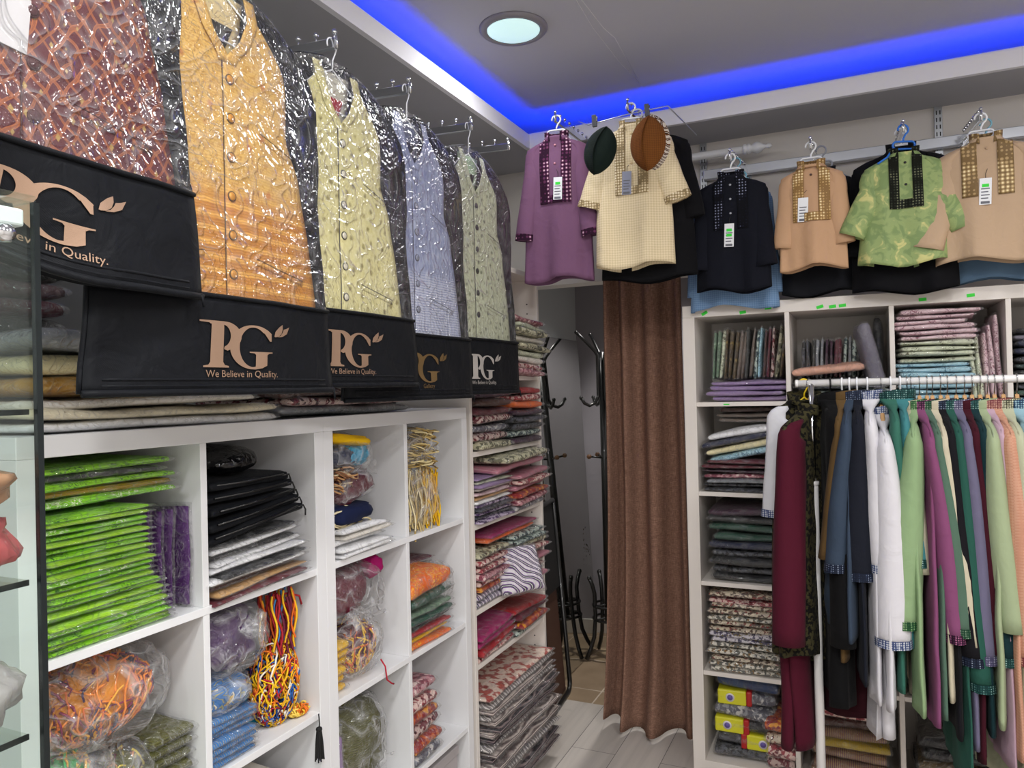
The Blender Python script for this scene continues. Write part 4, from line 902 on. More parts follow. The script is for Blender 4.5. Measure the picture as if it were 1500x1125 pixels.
def gold_vest():
    t = NT('gold_embroidered'); co = t.coord()
    z = t.n('SeparateXYZ', {0: co}).outputs[2]
    bands = t.n('TexWave', {'Vector': co, 'Scale': 13., 'Distortion': .4, 'Detail': 1.}, bands_direction='Z').outputs[1]
    fine = t.n('TexWave', {'Vector': co, 'Scale': 60., 'Distortion': 4., 'Detail': 2.}, bands_direction='Z').outputs[1]
    ms = t.ramp(t.math('MULTIPLY', z, -1.), [(.36, 0), (.42, 1)])
    n = t.n('TexNoise', {'Vector': co, 'Scale': 75., 'Detail': 3., 'Distortion': 2.}).outputs[0]
    c = t.mix(t.ramp(n, [(.5, 0), (.6, .55)]), '#caa35a', '#a4742e')
    c2 = t.mix(t.ramp(bands, [(.2, 0), (.5, 1)]), '#d9a24c', '#b87a2c'); c2 = t.mix(t.math('MULTIPLY', fine, .5), c2, '#96601c')
    v = t.n('TexVoronoi', {'Vector': t.coord(scale=(1, .02, 1)), 'Scale': 22.}).outputs['Distance']
    c = t.mix(t.ramp(v, [(.1, .7), (.2, 0)]), c, '#a85a2c')
    c = t.mix(ms, c, c2)
    return t.fin(t.n('BsdfPrincipled', {'Base Color': c, 'Roughness': .6, 'Normal': t.bump(fine, .15, .002)}).outputs[0])
def blue_vest():
    t = NT('blue_embroidered'); co = t.coord()
    z = t.n('SeparateXYZ', {0: co}).outputs[2]
    n = t.n('TexNoise', {'Vector': t.coord(scale=(1, 1, .3)), 'Scale': 120., 'Detail': 3.}).outputs[0]
    fine = t.n('TexWave', {'Vector': co, 'Scale': 45., 'Distortion': 3., 'Detail': 2.}, bands_direction='Z').outputs[1]
    ms = t.ramp(t.math('MULTIPLY', z, -1.), [(.42, 0), (.46, 1)])
    c = t.mix(t.ramp(n, [(.35, 0), (.65, 1)]), '#7b85a8', '#a3abc6')
    c = t.mix(t.math('MULTIPLY', ms, fine), c, '#c3c6d6')
    return t.fin(t.n('BsdfPrincipled', {'Base Color': c, 'Roughness': .65}).outputs[0])
SEAM = simple('seam_brown', '#5a4326', .8); SEAMG = simple('seam_grey', '#4e5060', .8); SEAMR = simple('seam_wine', '#3a0c14', .8)
BTG = simple('button_gold', '#c98d3a', .35, .3); BTB = simple('button_pearl', '#d9d4c0', .25, .2); BTS = simple('button_silver', '#8f95a8', .3, .4)
RIMD = simple('button_rim_dark', '#3a3a3a', .35, .5)
RV, GV, BV = red_vest(), gold_vest(), blue_vest()
CV = cloth('cream_motif', '#d3cc98', 'motif', '#8d8355', '#c2b87c', weave=.2); PV = cloth('pale_motif', '#bcc0a6', 'motif', '#6f7360', '#a0a48c', weave=.2)
LINB = simple('label_black', '#191715', .6); LINR = simple('label_red', '#a3141e', .6)
ARMS = [((492, 57), -1.06), ((600, 125), -1.085), ((690, 181), -1.11), ((745, 211), -1.13)]
tips = [at(p[0], p[1], 'x', x) for p, x in ARMS]
tips = [tips[0]+(tips[0]-tips[1])*2, tips[0]+(tips[0]-tips[1])] + tips
WHT = ('first', 'second', 'third', 'fourth', 'fifth', 'sixth')
def waterfall(name, label, tip, L, rz, s=.06, group=None, n=7, balls=True):
    """chrome face-out arm; local -Y points out to the tip"""
    r = thing(name, label, 'display arm', tip, (0, 0, rz), group)
    b = MB(); rot = Matrix.Rotation(math.atan(s), 3, 'X')
    b.box((0, L/2, s*L/2-.010), (.011, math.hypot(L, s*L), .024), 0, rot); b.build('bar', CHROME, r, False, .0015)
    b = MB(); b.tube([(0, .0, .012), (0, -.003, -.004), (0, -.002, -.022)], .0035, 6); b.build('end_stop', CHROME, r)
    for i in range(n):
        y = .004+i*.052
        if y > L-.03: break
        z = s*y+.003
        b = MB(); b.tube([(0, y, z-.003), (0, y, z+.010)], .0018, 6); b.ball((0, y, z+.014), .0062, 10); b.build('ball_peg', CHROME, r)
    b = MB(); b.box((0, L-.004, s*L-.012), (.03, .006, .05)); b.build('bracket', CHROME, r, False, .001)
    return r
for i, tp in enumerate(tips):
    if i < 1: continue
    waterfall('display_arm', f"chrome display arm with ball pegs on left wall, {['','nearest, behind the gold waistcoat','holding the cream patterned waistcoat bag','holding the blue grey waistcoat bag','holding the pale sage waistcoat bag','empty and farthest along'][i]}", tp, tp.x-XW if False else (tp.x-XW), HP, .05, 'chrome arms on the left wall')
# slotted wall strips carrying the arms
for tp in tips[1:]:
    b = MB(); b.box((XW+.006, tp.y, 2.2), (.012, .03, .76)); o = b.build('wall_strip', STEEL, smooth=False, bevel=.001)
    tag(o, f'vertical metal wall strip behind the {WHT[tips.index(tp)-1]} display arm of the left wall', 'wall strip', 'wall strips on the left wall')
o_ = Vector((0, 0, -.0))
def hk(tp, dx=.012, dz=-.0): return Vector((tp.x-dx, tp.y, tp.z+dz+.004))
garment_bag(Vector((-1.0, .635, tips[1].z+.185)), .02, 'black garment bag with red brown waistcoat, its pouch curled up at left', 'red and gold brocade', (RV, RV, RV, LINB, SEAMR, SEAMR), curl=1.6, size=1.02)
garment_bag(Vector((-1.032, 1.012, tips[1].z+.028)), .02, 'black garment bag with gold yellow embroidered waistcoat and large emblem', 'gold yellow embroidered', (GV, GV, cloth('beige_lining', '#cdb98c', c2='#c3ad7c'), LINB, BTG, SEAM))
garment_bag(hk(tips[2]), .04, 'black garment bag with cream patterned waistcoat, red neck label', 'cream patterned', (CV, CV, cloth('grey_lining', '#c9c6b8', c2='#b9b6a8'), LINR, BTB, RIMD), BH=.735, ws=1.06)
garment_bag(hk(tips[3]), .05, 'black garment bag with blue grey waistcoat', 'blue grey', (BV, BV, cloth('blue_lining', '#6a7088', c2='#5c627a'), LINB, BTS, SEAMG), slogan='       Gallery', pr=DARKG, size=.95, hl=.078, BH=.775, POUCH=.17, ws=1.06)
garment_bag(hk(tips[4]), .06, 'black garment bag with pale sage waistcoat, farthest from the glass cabinet', 'pale sage patterned', (PV, PV, cloth('mint_lining', '#a8bfa0', c2='#98b090'), LINB, RIMD, RIMD), pr=SILV, size=.95, hl=.085, BH=.785, POUCH=.17, ws=1.03)
# paper tag seen through the red bag
b = MB(); b.box((0, 0, 0), (.05, .0015, .075)); o = b.build('paper_tag', simple('tag_paper', '#b3b1b3', .6), smooth=False, bevel=.0005)
q = at(14, 26, 'x', -.9765); o.location = (q.x, q.y, q.z); o.rotation_euler = (0, .1, HP); tag(o, 'white paper tag hanging inside the red brown waistcoat bag', 'tag')
# ------------------------------------------------------------------ hanging kurtas
TRIMS = {}
def kurta(name, label, loc, rz, m, trim=None, sw=.135, L=.40, SL=.20, hem=None, bd=.035, splay=.22, sl_r=.045, cuff=None, seed=1, neck=.042, placket=None, buttons=3, tag_=None, group=None, collar=True, btn=None, open_=.9, slv=(1, 1), tilt=0., sl_y=0., cat='kurta', slm=None, sl_b=None):
    hem = hem or sw*1.15
    r = thing(name, label, cat, loc, (0, tilt, rz), group)
    so = seed*5.1; k1 = 38*.135/sw; k2 = 77*.135/sw
    drop = sw*.32
    PA = [(0, neck*1.05), (.012, neck*1.3), (drop*.6, sw*.72), (drop, sw*.97), (drop+.02, sw), (drop+.10, sw*.93), (L*.7, lerp(sw, hem, .6)), (L, hem)]
    PB = [(0, neck*.85), (drop*.6, bd*.75), (drop, bd*.7), (drop+.08, bd), (L, bd*1.1)]
    def fold(x, d):
        g = max(0, (d-drop)/L)
        return bd*.42*g**1.1*(math.sin(x*k1+so)+.5*math.sin(x*k2+so*1.7))+.004*nz(x*20+so, d*8)*min(1, d/.05)
    def hz(x): return .012*math.sin(x*k1*.6+so)
    def pt(th, d):
        c, s = math.cos(th), math.sin(th); a, b = prof(PA, d), prof(PB, d)
        x = a*math.copysign(abs(c)**.8, c); y = b*math.copysign(abs(s)**.8, s)
        return Vector((x, y+fold(x, d)*(1 if s < 0 else .7), -d-hz(x)*max(0, (d/L-.6))*2.2))
    def yf(x, d):
        a, b = prof(PA, d), prof(PB, d); q = min(1, abs(x)/a)
        return -b*(max(0, 1-q**2.5)**.4)+fold(x, d)
    N = 48; ds = [0, .006, .012, drop*.35, drop*.6, drop*.85, drop, drop+.02]+[drop+.02+(L-drop-.02)*i/30 for i in range(1, 31)]
    b = MB(); b.loft([[pt(2*PI*j/N, d) for j in range(N)] for d in ds], False, False)
    b.v = b.v; o = b.build('body', m, r, solid=.0016)
    for s in (-1, 1):
        if not slv[0 if s < 0 else 1]: continue
        rings = []; n = 14; ns = 18
        ca, sa = math.cos(splay), math.sin(splay)
        kn = [(sw*.50, -drop*.52), (sw*.74, -drop*.82), (sw*.93, -drop-.012), (sw*.93+.026*sa, -drop-.05)]
        kn += [(sw*.93+sa*(SL*q)*(1+.25*q*(1-q)), -drop-.05-ca*SL*q) for q in (.12, .25, .4, .55, .7, .85, 1)]
        pth = []
        for i in range(ns+1):
            f_ = i/ns*(len(kn)-1); k_ = min(int(f_), len(kn)-2); f_ -= k_
            pth.append((lerp(kn[k_][0], kn[k_+1][0], f_), lerp(kn[k_][1], kn[k_+1][1], f_)))
        for i in range(ns+1):
            q = i/ns; p0, p1 = pth[max(i-1, 0)], pth[min(i+1, ns)]
            tx, tz = p1[0]-p0[0], p1[1]-p0[1]; tl = math.hypot(tx, tz); tx, tz = tx/tl, tz/tl
            nx_, nz_ = -tz, tx
            e = min(1, q/.28); e = e*e*(3-2*e)
            ra = lerp(.010, sl_r*lerp(1.05, .92, q), e); inn = lerp(.008, sl_r*.95, e)
            rb = lerp(bd*.72, bd*.62, q) if sl_b is None else lerp(bd*.8, sl_b, min(1, q*1.35)**.8)
            ec = max(0, (q-.28)/.72)
            cx, cz = pth[i][0]-nx_*inn*.75, pth[i][1]-nz_*inn*.75; cy = sl_y*ec+.008*math.sin(q*4+so)*ec
            rg = []
            for k in range(n):
                a = 2*PI*k/n
                w = 1+.10*nz(k*.9+so, q*4, s)*e
                rg.append(Vector((s*(cx+nx_*ra*math.cos(a)*w), cy+rb*math.sin(a)*w, cz+nz_*ra*math.cos(a)*w)))
            rings.append(rg)
        b = MB(); b.loft(rings, False, False); sv = b.build('sleeve', slm or m, r, solid=.0014)
        if cuff:
            c0 = sum(rings[-1], Vector())/n; c1 = sum(rings[-2], Vector())/n; dv = (c0-c1).normalized()
            b = MB(); b.loft([[c+(p-c)*1.06 for p in rg] for c, rg in ((c0-dv*.022, [p-dv*.022 for p in rings[-1]]), (c0, rings[-1]), (c0+dv*.003, [p+dv*.003 for p in rings[-1]]))], False, False)
            b.build('cuff', cuff, sv)
    tm = trim or m
    if collar:
        g0 = -PI/2+open_*.5; h = .030
        def cf(i, j):
            th = g0+(2*PI-open_)*i; a = neck*1.07*(1+.05*j); bb = neck*.9
            q = abs(i-.5)*2
            return Vector((a*math.cos(th), bb*math.sin(th), lerp(-.004-.016*q**3, h-.016*q**2, j)))
        b = MB(); b.grid(cf, 30, 3); b.build('collar', tm, r, solid=.0022)
    if placket:
        pw, pl, style = placket
        def strip(x0, x1, d0, d1, nx=6, off=.0046):
            b = MB()
            def g(i, j):
                x = lerp(x0, x1, i); d = lerp(d0, d1, j)
                return Vector((x, yf(x, d)-off, -d-hz(x)*max(0, (d/L-.6))*2.2))
            b.grid(g, nx, 16); return b
        if style == 'u':
            for s in (-1, 1):
                x0, x1 = s*pw*.28, s*pw*.72
                strip(min(x0, x1), max(x0, x1), .012, pl).build('placket_trim', tm, r, solid=.001)
            strip(-pw*.72, pw*.72, pl-.03, pl, 8, .0054).build('placket_trim', tm, r, solid=.001)
        elif style == 'two':
            for s in (-1, 1):
                x0, x1 = s*pw*.28, s*pw*.72
                strip(min(x0, x1), max(x0, x1), .012, pl).build('placket_trim', tm, r, solid=.001)
        else:
            strip(-pw*.5, pw*.5, .012, pl, 6).build('placket_trim', tm, r, solid=.001)
        for i in range(buttons):
            d = .035+i*(pl-.04)/max(1, buttons)
            b = MB(); b.ball((0, yf(0, d)-.003, -d), .0045, 8, 0, (1, .5, 1)); b.build('button', btn or tm, r)
    if tag_:
        px_, d0, paper, stick = tag_
        w_, h_ = .034, .085
        y = min(yf(px_, d0), yf(px_, d0+h_))-.006
        t = MB().box((0, 0, 0), (w_, .0012, h_)).build('price_tag', paper, r, False, .0006); t.location = (px_, y, -d0-h_/2); t.rotation_euler = (0, .04, 0)
        bl = MB()
        for q in range(4): bl.box((-.002*(q % 2), -.0008, h_*(.10-.12*q)), (w_*(.7-.12*(q % 2)), .0006, .0035))
        bl.box((0, -.0008, -h_*.42), (w_*.72, .0006, .008))
        bl.build('printed_lines', simple('print_grey', '#6a6c74', .8), t, False)
        if stick:
            for q in range(stick):
                MB().box((.0, -.0012, h_*(.22-.22*q)), (.019, .0008, .010)).build('price_sticker', GREENS, t, False)
        b = MB(); b.tube([(0, 0, h_*.45), (0, .003, h_*.45+.02), (-px_*.6, .006, h_*.45+.035)], .0008, 5); b.build('string', simple('string_dark', '#2a2a2c', .8), t)
    return r
def plastic_hanger(label, loc, rz, sw=.12, m=None, tip=.0, group='plastic hangers on the back wall', drop=.045):
    h = thing('clothes_hanger', label, 'hanger', loc, (0, 0, rz), group)
    b = MB(); b.tube([Vector((.017*math.cos(a), 0, .017*math.sin(a)-.0165)) for a in [PI*1.05-i*PI*1.4/14 for i in range(15)]]+[Vector((0, 0, -.047)), Vector((0, 0, -.056))], .0033, 7)
    b.build('hook', m or WPLAST, h)
    w, hh, rr = .036, .013, .013
    lp = [Vector((math.copysign(w-rr, math.cos(a))+rr*math.cos(a), -.002, -.070+rr*math.sin(a))) for a in [2*PI*i/24+.001 for i in range(25)]]
    b = MB(); b.tube(lp, .0036, 7, cap=False); b.build('grip_loop', m or WPLAST, h)
    b = MB()
    for s in (-1, 1): b.tube([(s*w*.9, 0, -.076), (s*sw*.6, 0, -.092-drop*.35), (s*sw*.95, 0, -.092-drop*.8)], .0036, 7)
    b.build('shoulder_arms', m or WPLAST, h)
    return h
PAPERW = simple('tag_white', '#eceef2', .55); PAPERB = simple('tag_blue_grey', '#8d92a8', .6)
MAU = cloth('mauve_crepe', '#765370', c2='#6c4a66', weave=.1); MAUT = cloth('mauve_mirror_trim', '#5c2c4e', 'emb', '#2a1026', '#d9b8c6', .8)
CRB = cloth('cream_brocade', '#ead9b8', 'check', '#d9c7a0', scale=1.4, weave=.25); CRT = cloth('cream_sequin_trim', '#c9b48c', 'emb', '#8d7a58', '#f2e8d0', 1.2, rough=.5)
NVY = cloth('black_navy_crepe', '#11131d', c2='#0c0e16', weave=.1); NVT = cloth('black_beaded_trim', '#141625', 'emb', '#0a0b12', '#8a8ea6', 1.1)
PEA = cloth('peach_silk', '#c39c7a', c2='#b8916f', rough=.6); PET = cloth('peach_sequin_trim', '#c2a06a', 'emb', '#8d6c40', '#f5e8c0', 1.2, rough=.45)
GRB = cloth('green_brocade', '#7e9460', 'damask', '#93a56c', '#c9c684', .9, rough=.5); GRT = cloth('green_black_trim', '#2a2e26', 'emb', '#14160f', '#7a7c62', 1.3)
BEI = cloth('beige_silk', '#bda286', c2='#b09478', rough=.6); BET = cloth('beige_sequin_trim', '#b09468', 'emb', '#7a6240', '#ecdcae', .9, rough=.45)
BLK = cloth('black_plain', '#0d0d11', c2='#08080b'); LBL = cloth('light_blue_check', '#7d9cc0', 'check', '#6a8ab2', scale=1.6); SBL = cloth('slate_blue', '#5c7690', c2='#506880')
BLUEP = simple('blue_plastic', '#1f6fd0', .3)
SPOTS = [   # px, py of the arm tip, y, hook drop
    ('mauve', 813, 170, 2.70), ('cream', 919, 152, 2.70), ('navy', 1069, 226, 2.86), ('peach', 1187, 209, 2.86), ('green', 1323, 184, 2.86), ('beige', 1437, 167, 2.86)]
T = {k: at(x, y, 'y', yy) for k, x, y, yy in SPOTS}
ARML = {'mauve': 'mauve kurta and dark cap', 'cream': 'cream kurta and brown cap', 'navy': 'black beaded kurta', 'peach': 'peach kurta', 'green': 'green brocade kurta', 'beige': 'beige kurta at right'}
for k in T:
    t_ = T[k]; waterfall('display_arm', f'chrome display arm with ball pegs holding the {ARML[k]}', t_, YB-t_.y-.002, 0 if k not in ('mauve', 'cream') else 0, .14 if t_.z < 2.45 else .03, 'chrome arms on the back wall', n=9)
def hang(k, dz=.0): p = T[k]; return Vector((p.x, p.y+.012, p.z+.006+dz))
CD = .088
h = hang('mauve'); plastic_hanger('white plastic hanger inside the mauve kurta collar', h, .12, .10)
kurta('kurta', 'mauve kurta with mirror work placket and cuffs', h+Vector((.0, .0, -CD)), .12, MAU, MAUT, sw=.122, L=.55, SL=.30, hem=.135, splay=.15, sl_y=-.035, cuff=MAUT, seed=2, placket=(.085, .26, 'u'), buttons=3, btn=simple('pink_button', '#c98a9a', .4), tag_=(.012, .165, PAPERW, 1), sl_r=.038, bd=.038)
h = hang('cream'); plastic_hanger('white plastic hanger inside the cream kurta collar', h+Vector((.008, .004, 0)), .1, .10)
kurta('kurta', 'cream brocade kurta with sequin placket, brown cap before it', h+Vector((.012, .0, -CD)), .1, CRB, CRT, sw=.135, L=.52, SL=.20, hem=.145, splay=.36, sl_y=-.02, seed=3, cuff=CRT, placket=(.085, .26, 'u'), buttons=2, btn=simple('cream_button', '#d9c29a', .4), tag_=(-.018, .175, PAPERB, 0), sl_r=.05, bd=.036)
plastic_hanger('white plastic hanger for the black kurta behind the cream one', h+Vector((.012, .085, .003)), .1, .11)
kurta('kurta', 'plain black kurta hanging behind the cream kurta', h+Vector((.04, .085, -CD)), .1, BLK, sw=.16, L=.56, SL=.24, hem=.18, splay=.22, seed=4, bd=.03)
h = hang('navy'); plastic_hanger('white plastic hanger inside the black beaded kurta', h, .02, .10)
kurta('kurta', 'black beaded kurta with white tag and three green stickers', h+Vector((.0, .0, -CD)), .02, NVY, NVT, sw=.125, L=.42, SL=.25, hem=.135, splay=.13, sl_y=-.02, seed=5, placket=(.085, .20, 'two'), buttons=3, btn=simple('grey_button', '#a3a6b0', .4), tag_=(-.006, .18, PAPERW, 2), sl_r=.042, bd=.036)
plastic_hanger('clear plastic hanger of the light blue kurta behind the black one', h+Vector((.005, .11, .012)), .02, .11, simple('aqua_plastic', '#7fb8cf', .2))
kurta('kurta', 'light blue checked kurta peeking out behind the black beaded kurta', h+Vector((-.015, .11, -CD)), .02, LBL, sw=.145, L=.475, SL=.33, hem=.165, splay=.10, seed=6, bd=.034)
h = hang('peach'); plastic_hanger('white plastic hanger inside the peach kurta', h, -.02, .09)
kurta('kurta', 'peach kurta with sequin placket and white tag', h+Vector((.0, .0, -CD)), -.02, PEA, PET, sw=.105, L=.36, SL=.2, hem=.112, splay=.15, sl_y=-.02, seed=7, placket=(.085, .20, 'u'), buttons=1, btn=simple('brown_button', '#4a3018', .4), tag_=(-.028, .115, PAPERW, 0), sl_r=.038, bd=.034)
kurta('kurta', 'dark kurta hanging directly behind the peach kurta', h+Vector((.03, .12, -CD+.0)), -.02, cloth('charcoal', '#17181d', c2='#101116'), sw=.13, L=.44, SL=.25, hem=.15, splay=.12, seed=8, bd=.03)
plastic_hanger('grey hanger of the dark kurta behind the peach kurta', h+Vector((.03, .12, .014)), -.02, .1, simple('grey_plastic', '#8b8f99', .3))
h = hang('green'); plastic_hanger('bright blue plastic hanger inside the green brocade kurta', h, .35, .09, BLUEP)
kurta('kurta', 'green brocade kurta with black edged placket on blue hanger', h+Vector((.0, .0, -CD-.012)), .06, GRB, GRT, sw=.125, L=.375, SL=.185, hem=.15, splay=.46, sl_y=-.02, seed=9, placket=(.07, .19, 'u'), buttons=2, btn=simple('black_button', '#17181a', .4), sl_r=.046, bd=.036)
plastic_hanger('white plastic hanger of the black kurta behind the green one', h+Vector((-.005, .06, .006)), .0, .11)
kurta('kurta', 'black kurta hanging behind the green brocade kurta', h+Vector((-.005, .06, -CD+.02)), .0, BLK, sw=.155, L=.49, SL=.26, hem=.165, splay=.14, seed=10, bd=.03)
h = hang('beige'); plastic_hanger('white plastic hanger inside the beige kurta', h, -.05, .10)
kurta('kurta', 'beige kurta with sequin placket and tag at the right', h+Vector((.012, .0, -CD)), -.05, BEI, BET, sw=.145, L=.395, SL=.25, hem=.15, splay=.30, sl_y=-.035, seed=11, placket=(.10, .19, 'two'), buttons=1, btn=BEI, tag_=(-.008, .135, PAPERW, 1), sl_r=.05, bd=.036)
kurta('kurta', 'slate blue kurta partly showing behind the beige kurta', h+Vector((.03, .12, -CD)), -.05, SBL, sw=.15, L=.45, SL=.26, hem=.17, splay=.12, seed=12, bd=.03)
plastic_hanger('clear hanger of the slate blue kurta behind the beige kurta', h+Vector((.03, .12, .014)), -.05, .1, simple('aqua_plastic', '#7fb8cf', .2))
h2 = h+Vector((.31, .03, 0)); waterfall('display_arm', 'chrome display arm beyond the beige kurta at picture edge', h2, YB-h2.y-.002, 0, .14, 'chrome arms on the back wall')
kurta('kurta', 'rosy beige kurta cut off by the right picture edge', h2+Vector((0, .012, -CD)), 0, cloth('rosy_beige', '#bf9d8d', c2='#b39080'), sw=.145, L=.42, SL=.27, splay=.2, seed=13)
plastic_hanger('white plastic hanger at the right picture edge', h2+Vector((0, .012, .006)), 0, .1)

# caps clipped beside the kurtas
def cap(label, c, cm, bm, rz, tilt, r=(.030, .082), m=None):
    t = thing('cap', label, 'cap', c, (0, tilt, rz), None)
    W, H = .052*r[0]/.030, r[1]
    def sh(sgn):
        b = MB()
        def f(i, j):
            v = 2*j-1; u = 2*i-1
            hw = W*max(0, 1-abs(v)**2.2)**.75
            bul = .030*max(0, 1-u*u)**.6*max(0, 1-v*v)**.5
            return Vector((u*hw+.008*v*v*0, sgn*bul, v*H))
        b.grid(f, 14, 24, flip=(sgn > 0)); return b
    f_ = sh(-1); g_ = sh(1); f_.add(g_.v, g_.f); f_.build('crown', cm, t)
    b = MB()    # turned-up side band, covering the left third
    def f(i, j):
        v = 2*j-1; hw = W*max(0, 1-abs(v)**2.2)**.75
        u = lerp(-1.03, -.30+.25*v*v, i); bul = .030*max(0, 1-min(1, u*u))**.6*max(0, 1-v*v)**.5
        return Vector((u*hw, -bul-.004*max(0, 1-v*v), v*H))
    b.grid(f, 8, 24); b.build('side_band', bm, t, solid=.003)
    b = MB(); b.tube([Vector((lerp(-.30+.25*v*v, -.30+.25*v*v, 0)*W*max(0, 1-abs(v)**2.2)**.75, -.035*max(0, 1-v*v)**.5-.003, v*H)) for v in [-.95+i*.1 for i in range(20)]], .0018, 5); b.build('seam', bm, t)
    return t
CAPG = cloth('cap_felt_green', '#17231f', c2='#101a17', rough=.9, wr=.1, weave=.3); CAPGB = cloth('cap_band_green', '#0e1614', 'check', '#18221f', scale=2.2, weave=.4)
CAPB = cloth('cap_knit_brown', '#7a4a20', 'check', '#6a3f1a', scale=2.2, weave=.4); CAPBB = cloth('cap_band_brown', '#6e4019', 'check', '#5c3412', scale=2.4)
CAPZ = cloth('cap_zigzag', '#d9d0c4', 'zig', '#6a3c1c', '#3a2010', 2.2)
def clip(label, p, rz=0):
    c = thing('clip', label, 'clip', p, (0, 0, rz), 'grey clips holding the caps')
    b = MB(); b.box((0, -.006, -.004), (.016, .004, .040), 0, Matrix.Rotation(.18, 3, 'X')); b.box((0, .006, -.004), (.016, .004, .040), 0, Matrix.Rotation(-.18, 3, 'X')); b.build('jaw', simple('clip_grey', '#4a4c52', .35), c, False, .001)
    b = MB(); b.lathe([(.004, -.009), (.004, .009)], (0, 0, 0), 'x', 10); b.build('spring', CHROME, c)
p = at(880, 221, 'y', 2.55); cap('dark green cap clipped between the mauve and cream kurtas', p, CAPG, CAPGB, .1, .30, (.032, .086)); q = at(871, 176, 'y', 2.56)
clip('grey clip holding the dark green cap', Vector((q.x, q.y, q.z)))
p = at(950, 210, 'y', 2.53); cap('brown knitted cap clipped before the cream kurta', p, CAPB, CAPBB, .05, .06, (.034, .094)); q = at(948, 160, 'y', 2.54)
clip('grey clip holding the brown cap', Vector((q.x, q.y, q.z)))
p = at(957, 208, 'y', 2.575); cap('brown and white zigzag cap half hidden behind the brown cap', p, CAPZ, CAPZ, .05, -.05, (.034, .098))
wa, wb = at(862, 183, 'y', 2.56), at(978, 155, 'y', 2.54)
b = MB(); b.tube([T['mauve']+Vector((.06, .1, .0)), wa, lerp(wa, wb, .5)+Vector((0, 0, .004)), wb, wb+Vector((.03, .35, .0))], .002, 6)
tag(b.build('clip_wire', STEEL), 'thin metal wire carrying the clips of the three caps', 'wire')

# wall fittings behind the kurtas
for px, lab in ((1029.5, 'vertical slotted metal strip on back wall above the large shelf end'), (1375, 'vertical slotted metal strip on back wall between green and beige kurtas')):
    q = at(px, 200, 'y', YB-.01); b = MB(); b.box((q.x, YB-.008, 2.24), (.028, .014, .70)); o = b.build('wall_strip', STEEL, smooth=False, bevel=.001); tag(o, lab, 'wall strip')
    b = MB()
    for i in range(24):
        for dx in (-.006, .006): b.box((q.x+dx, YB-.0153, 1.92+i*.028), (.004, .0006, .016))
    b.build('slots', simple('slot_dark', '#222326', .7), o, False)
qa, qb = at(1031, 252, 'y', YB-.03), at(1480, 203, 'y', YB-.03)
b = MB(); b.box(((qa.x+1.1)/2, YB-.032, (qa.z+qb.z)/2), (1.1-qa.x, .03, .042)); tag(b.build('hang_rail', simple('rail_white_metal', '#cfd3da', .25, .5), smooth=False, bevel=.003), 'pale metal rail running along back wall behind the kurtas', 'rail')
qa, qb = at(990, 231, 'y', YB-.10), at(1090, 219, 'y', YB-.10)
rod = thing('curtain_rod', 'white curtain rod with turned finial above the doorway', 'curtain rod', (qb.x, YB-.10, qb.z))
b = MB(); b.tube([(-.80, 0, 0), (0, 0, 0)], .0155, 16); b.build('pole', WPLAST, rod)
b = MB(); b.lathe([(.0155, -.005), (.021, 0), (.021, .008), (.017, .012), (.021, .018), (.021, .024), (.014, .030), (.020, .040), (.024, .052), (.020, .066), (.010, .078), (.007, .088), (.010, .096), (.010, .104), (.003, .112)], (0, 0, 0), 'x', 20); b.build('finial', WPLAST, rod)
for x in (-.05, -.72):
    b = MB(); b.tube([(x, 0, -.012), (x, .05, -.03), (x, .098, -.03)], .006, 8); b.box((x, .0955, -.03), (.03, .005, .06)); b.build('bracket', WPLAST, rod)
# ------------------------------------------------------------------ the garment rack
RY, RZ_ = 2.60, 1.5185
ra = at(1166, 561, 'y', RY)
rack = thing('garment_rack', 'white metal garment rack full of kurtas before the large cube shelf', 'clothes rack', (ra.x, RY, 0))
WMET = simple('white_metal', '#e9e7e6', .3)
b = MB(); b.tube([(0, 0, RZ_), (1.25, 0, RZ_)], .0115, 16); b.tube([(-.002, 0, RZ_), (.006, 0, RZ_)], .0125, 16); b.build('hanging_rail', WMET, rack)
px0 = at(1197, 900, 'y', RY-.034).x-ra.x
for dx, nm in ((px0, 0), (px0+1.1, 1)):
    b = MB(); b.tube([(dx, -.034, 1.19), (dx, -.034, RZ_-.006)], .0085, 14); b.tube([(dx, -.034, RZ_-.010), (dx, 0, RZ_-.006)], .007, 10); b.build('upright_tube', CHROME, rack)
    b = MB(); b.tube([(dx, -.034, .06), (dx, -.034, 1.205)], .0138, 16); b.build('lower_tube', WMET, rack)
    b = MB(); b.lathe([(.0138, 1.195), (.0165, 1.197), (.0165, 1.207), (.0138, 1.209)], (dx, -.034, 0), n=16); b.build('collar_ring', WMET, rack)
    b = MB(); b.tube([(dx, -.25, .045), (dx, .19, .045)], .012, 10)
    for yy in (-.23, .17): b.ball((dx, yy, .022), .022, 12)
    b.build('foot', WMET, rack)
def dk(h, f=.86): return None if h is None else '#'+''.join('%02x' % int(int(h.lstrip('#')[i:i+2], 16)*f) for i in (0, 2, 4))
def gm(key, c, pat=None, c2=None, c3=None, **k):
    c, c2, c3 = dk(c), dk(c2), dk(c3)
    return cloth('gar_'+key, c, pat, c2 or c, c3, **k)
def tr_(key, a, b_, c_): return cloth('gtrim_'+key, dk(a), 'emb', dk(b_), dk(c_), 1.9, rough=.6)
WOOD = simple('hanger_wood', '#c79c6c', .5)
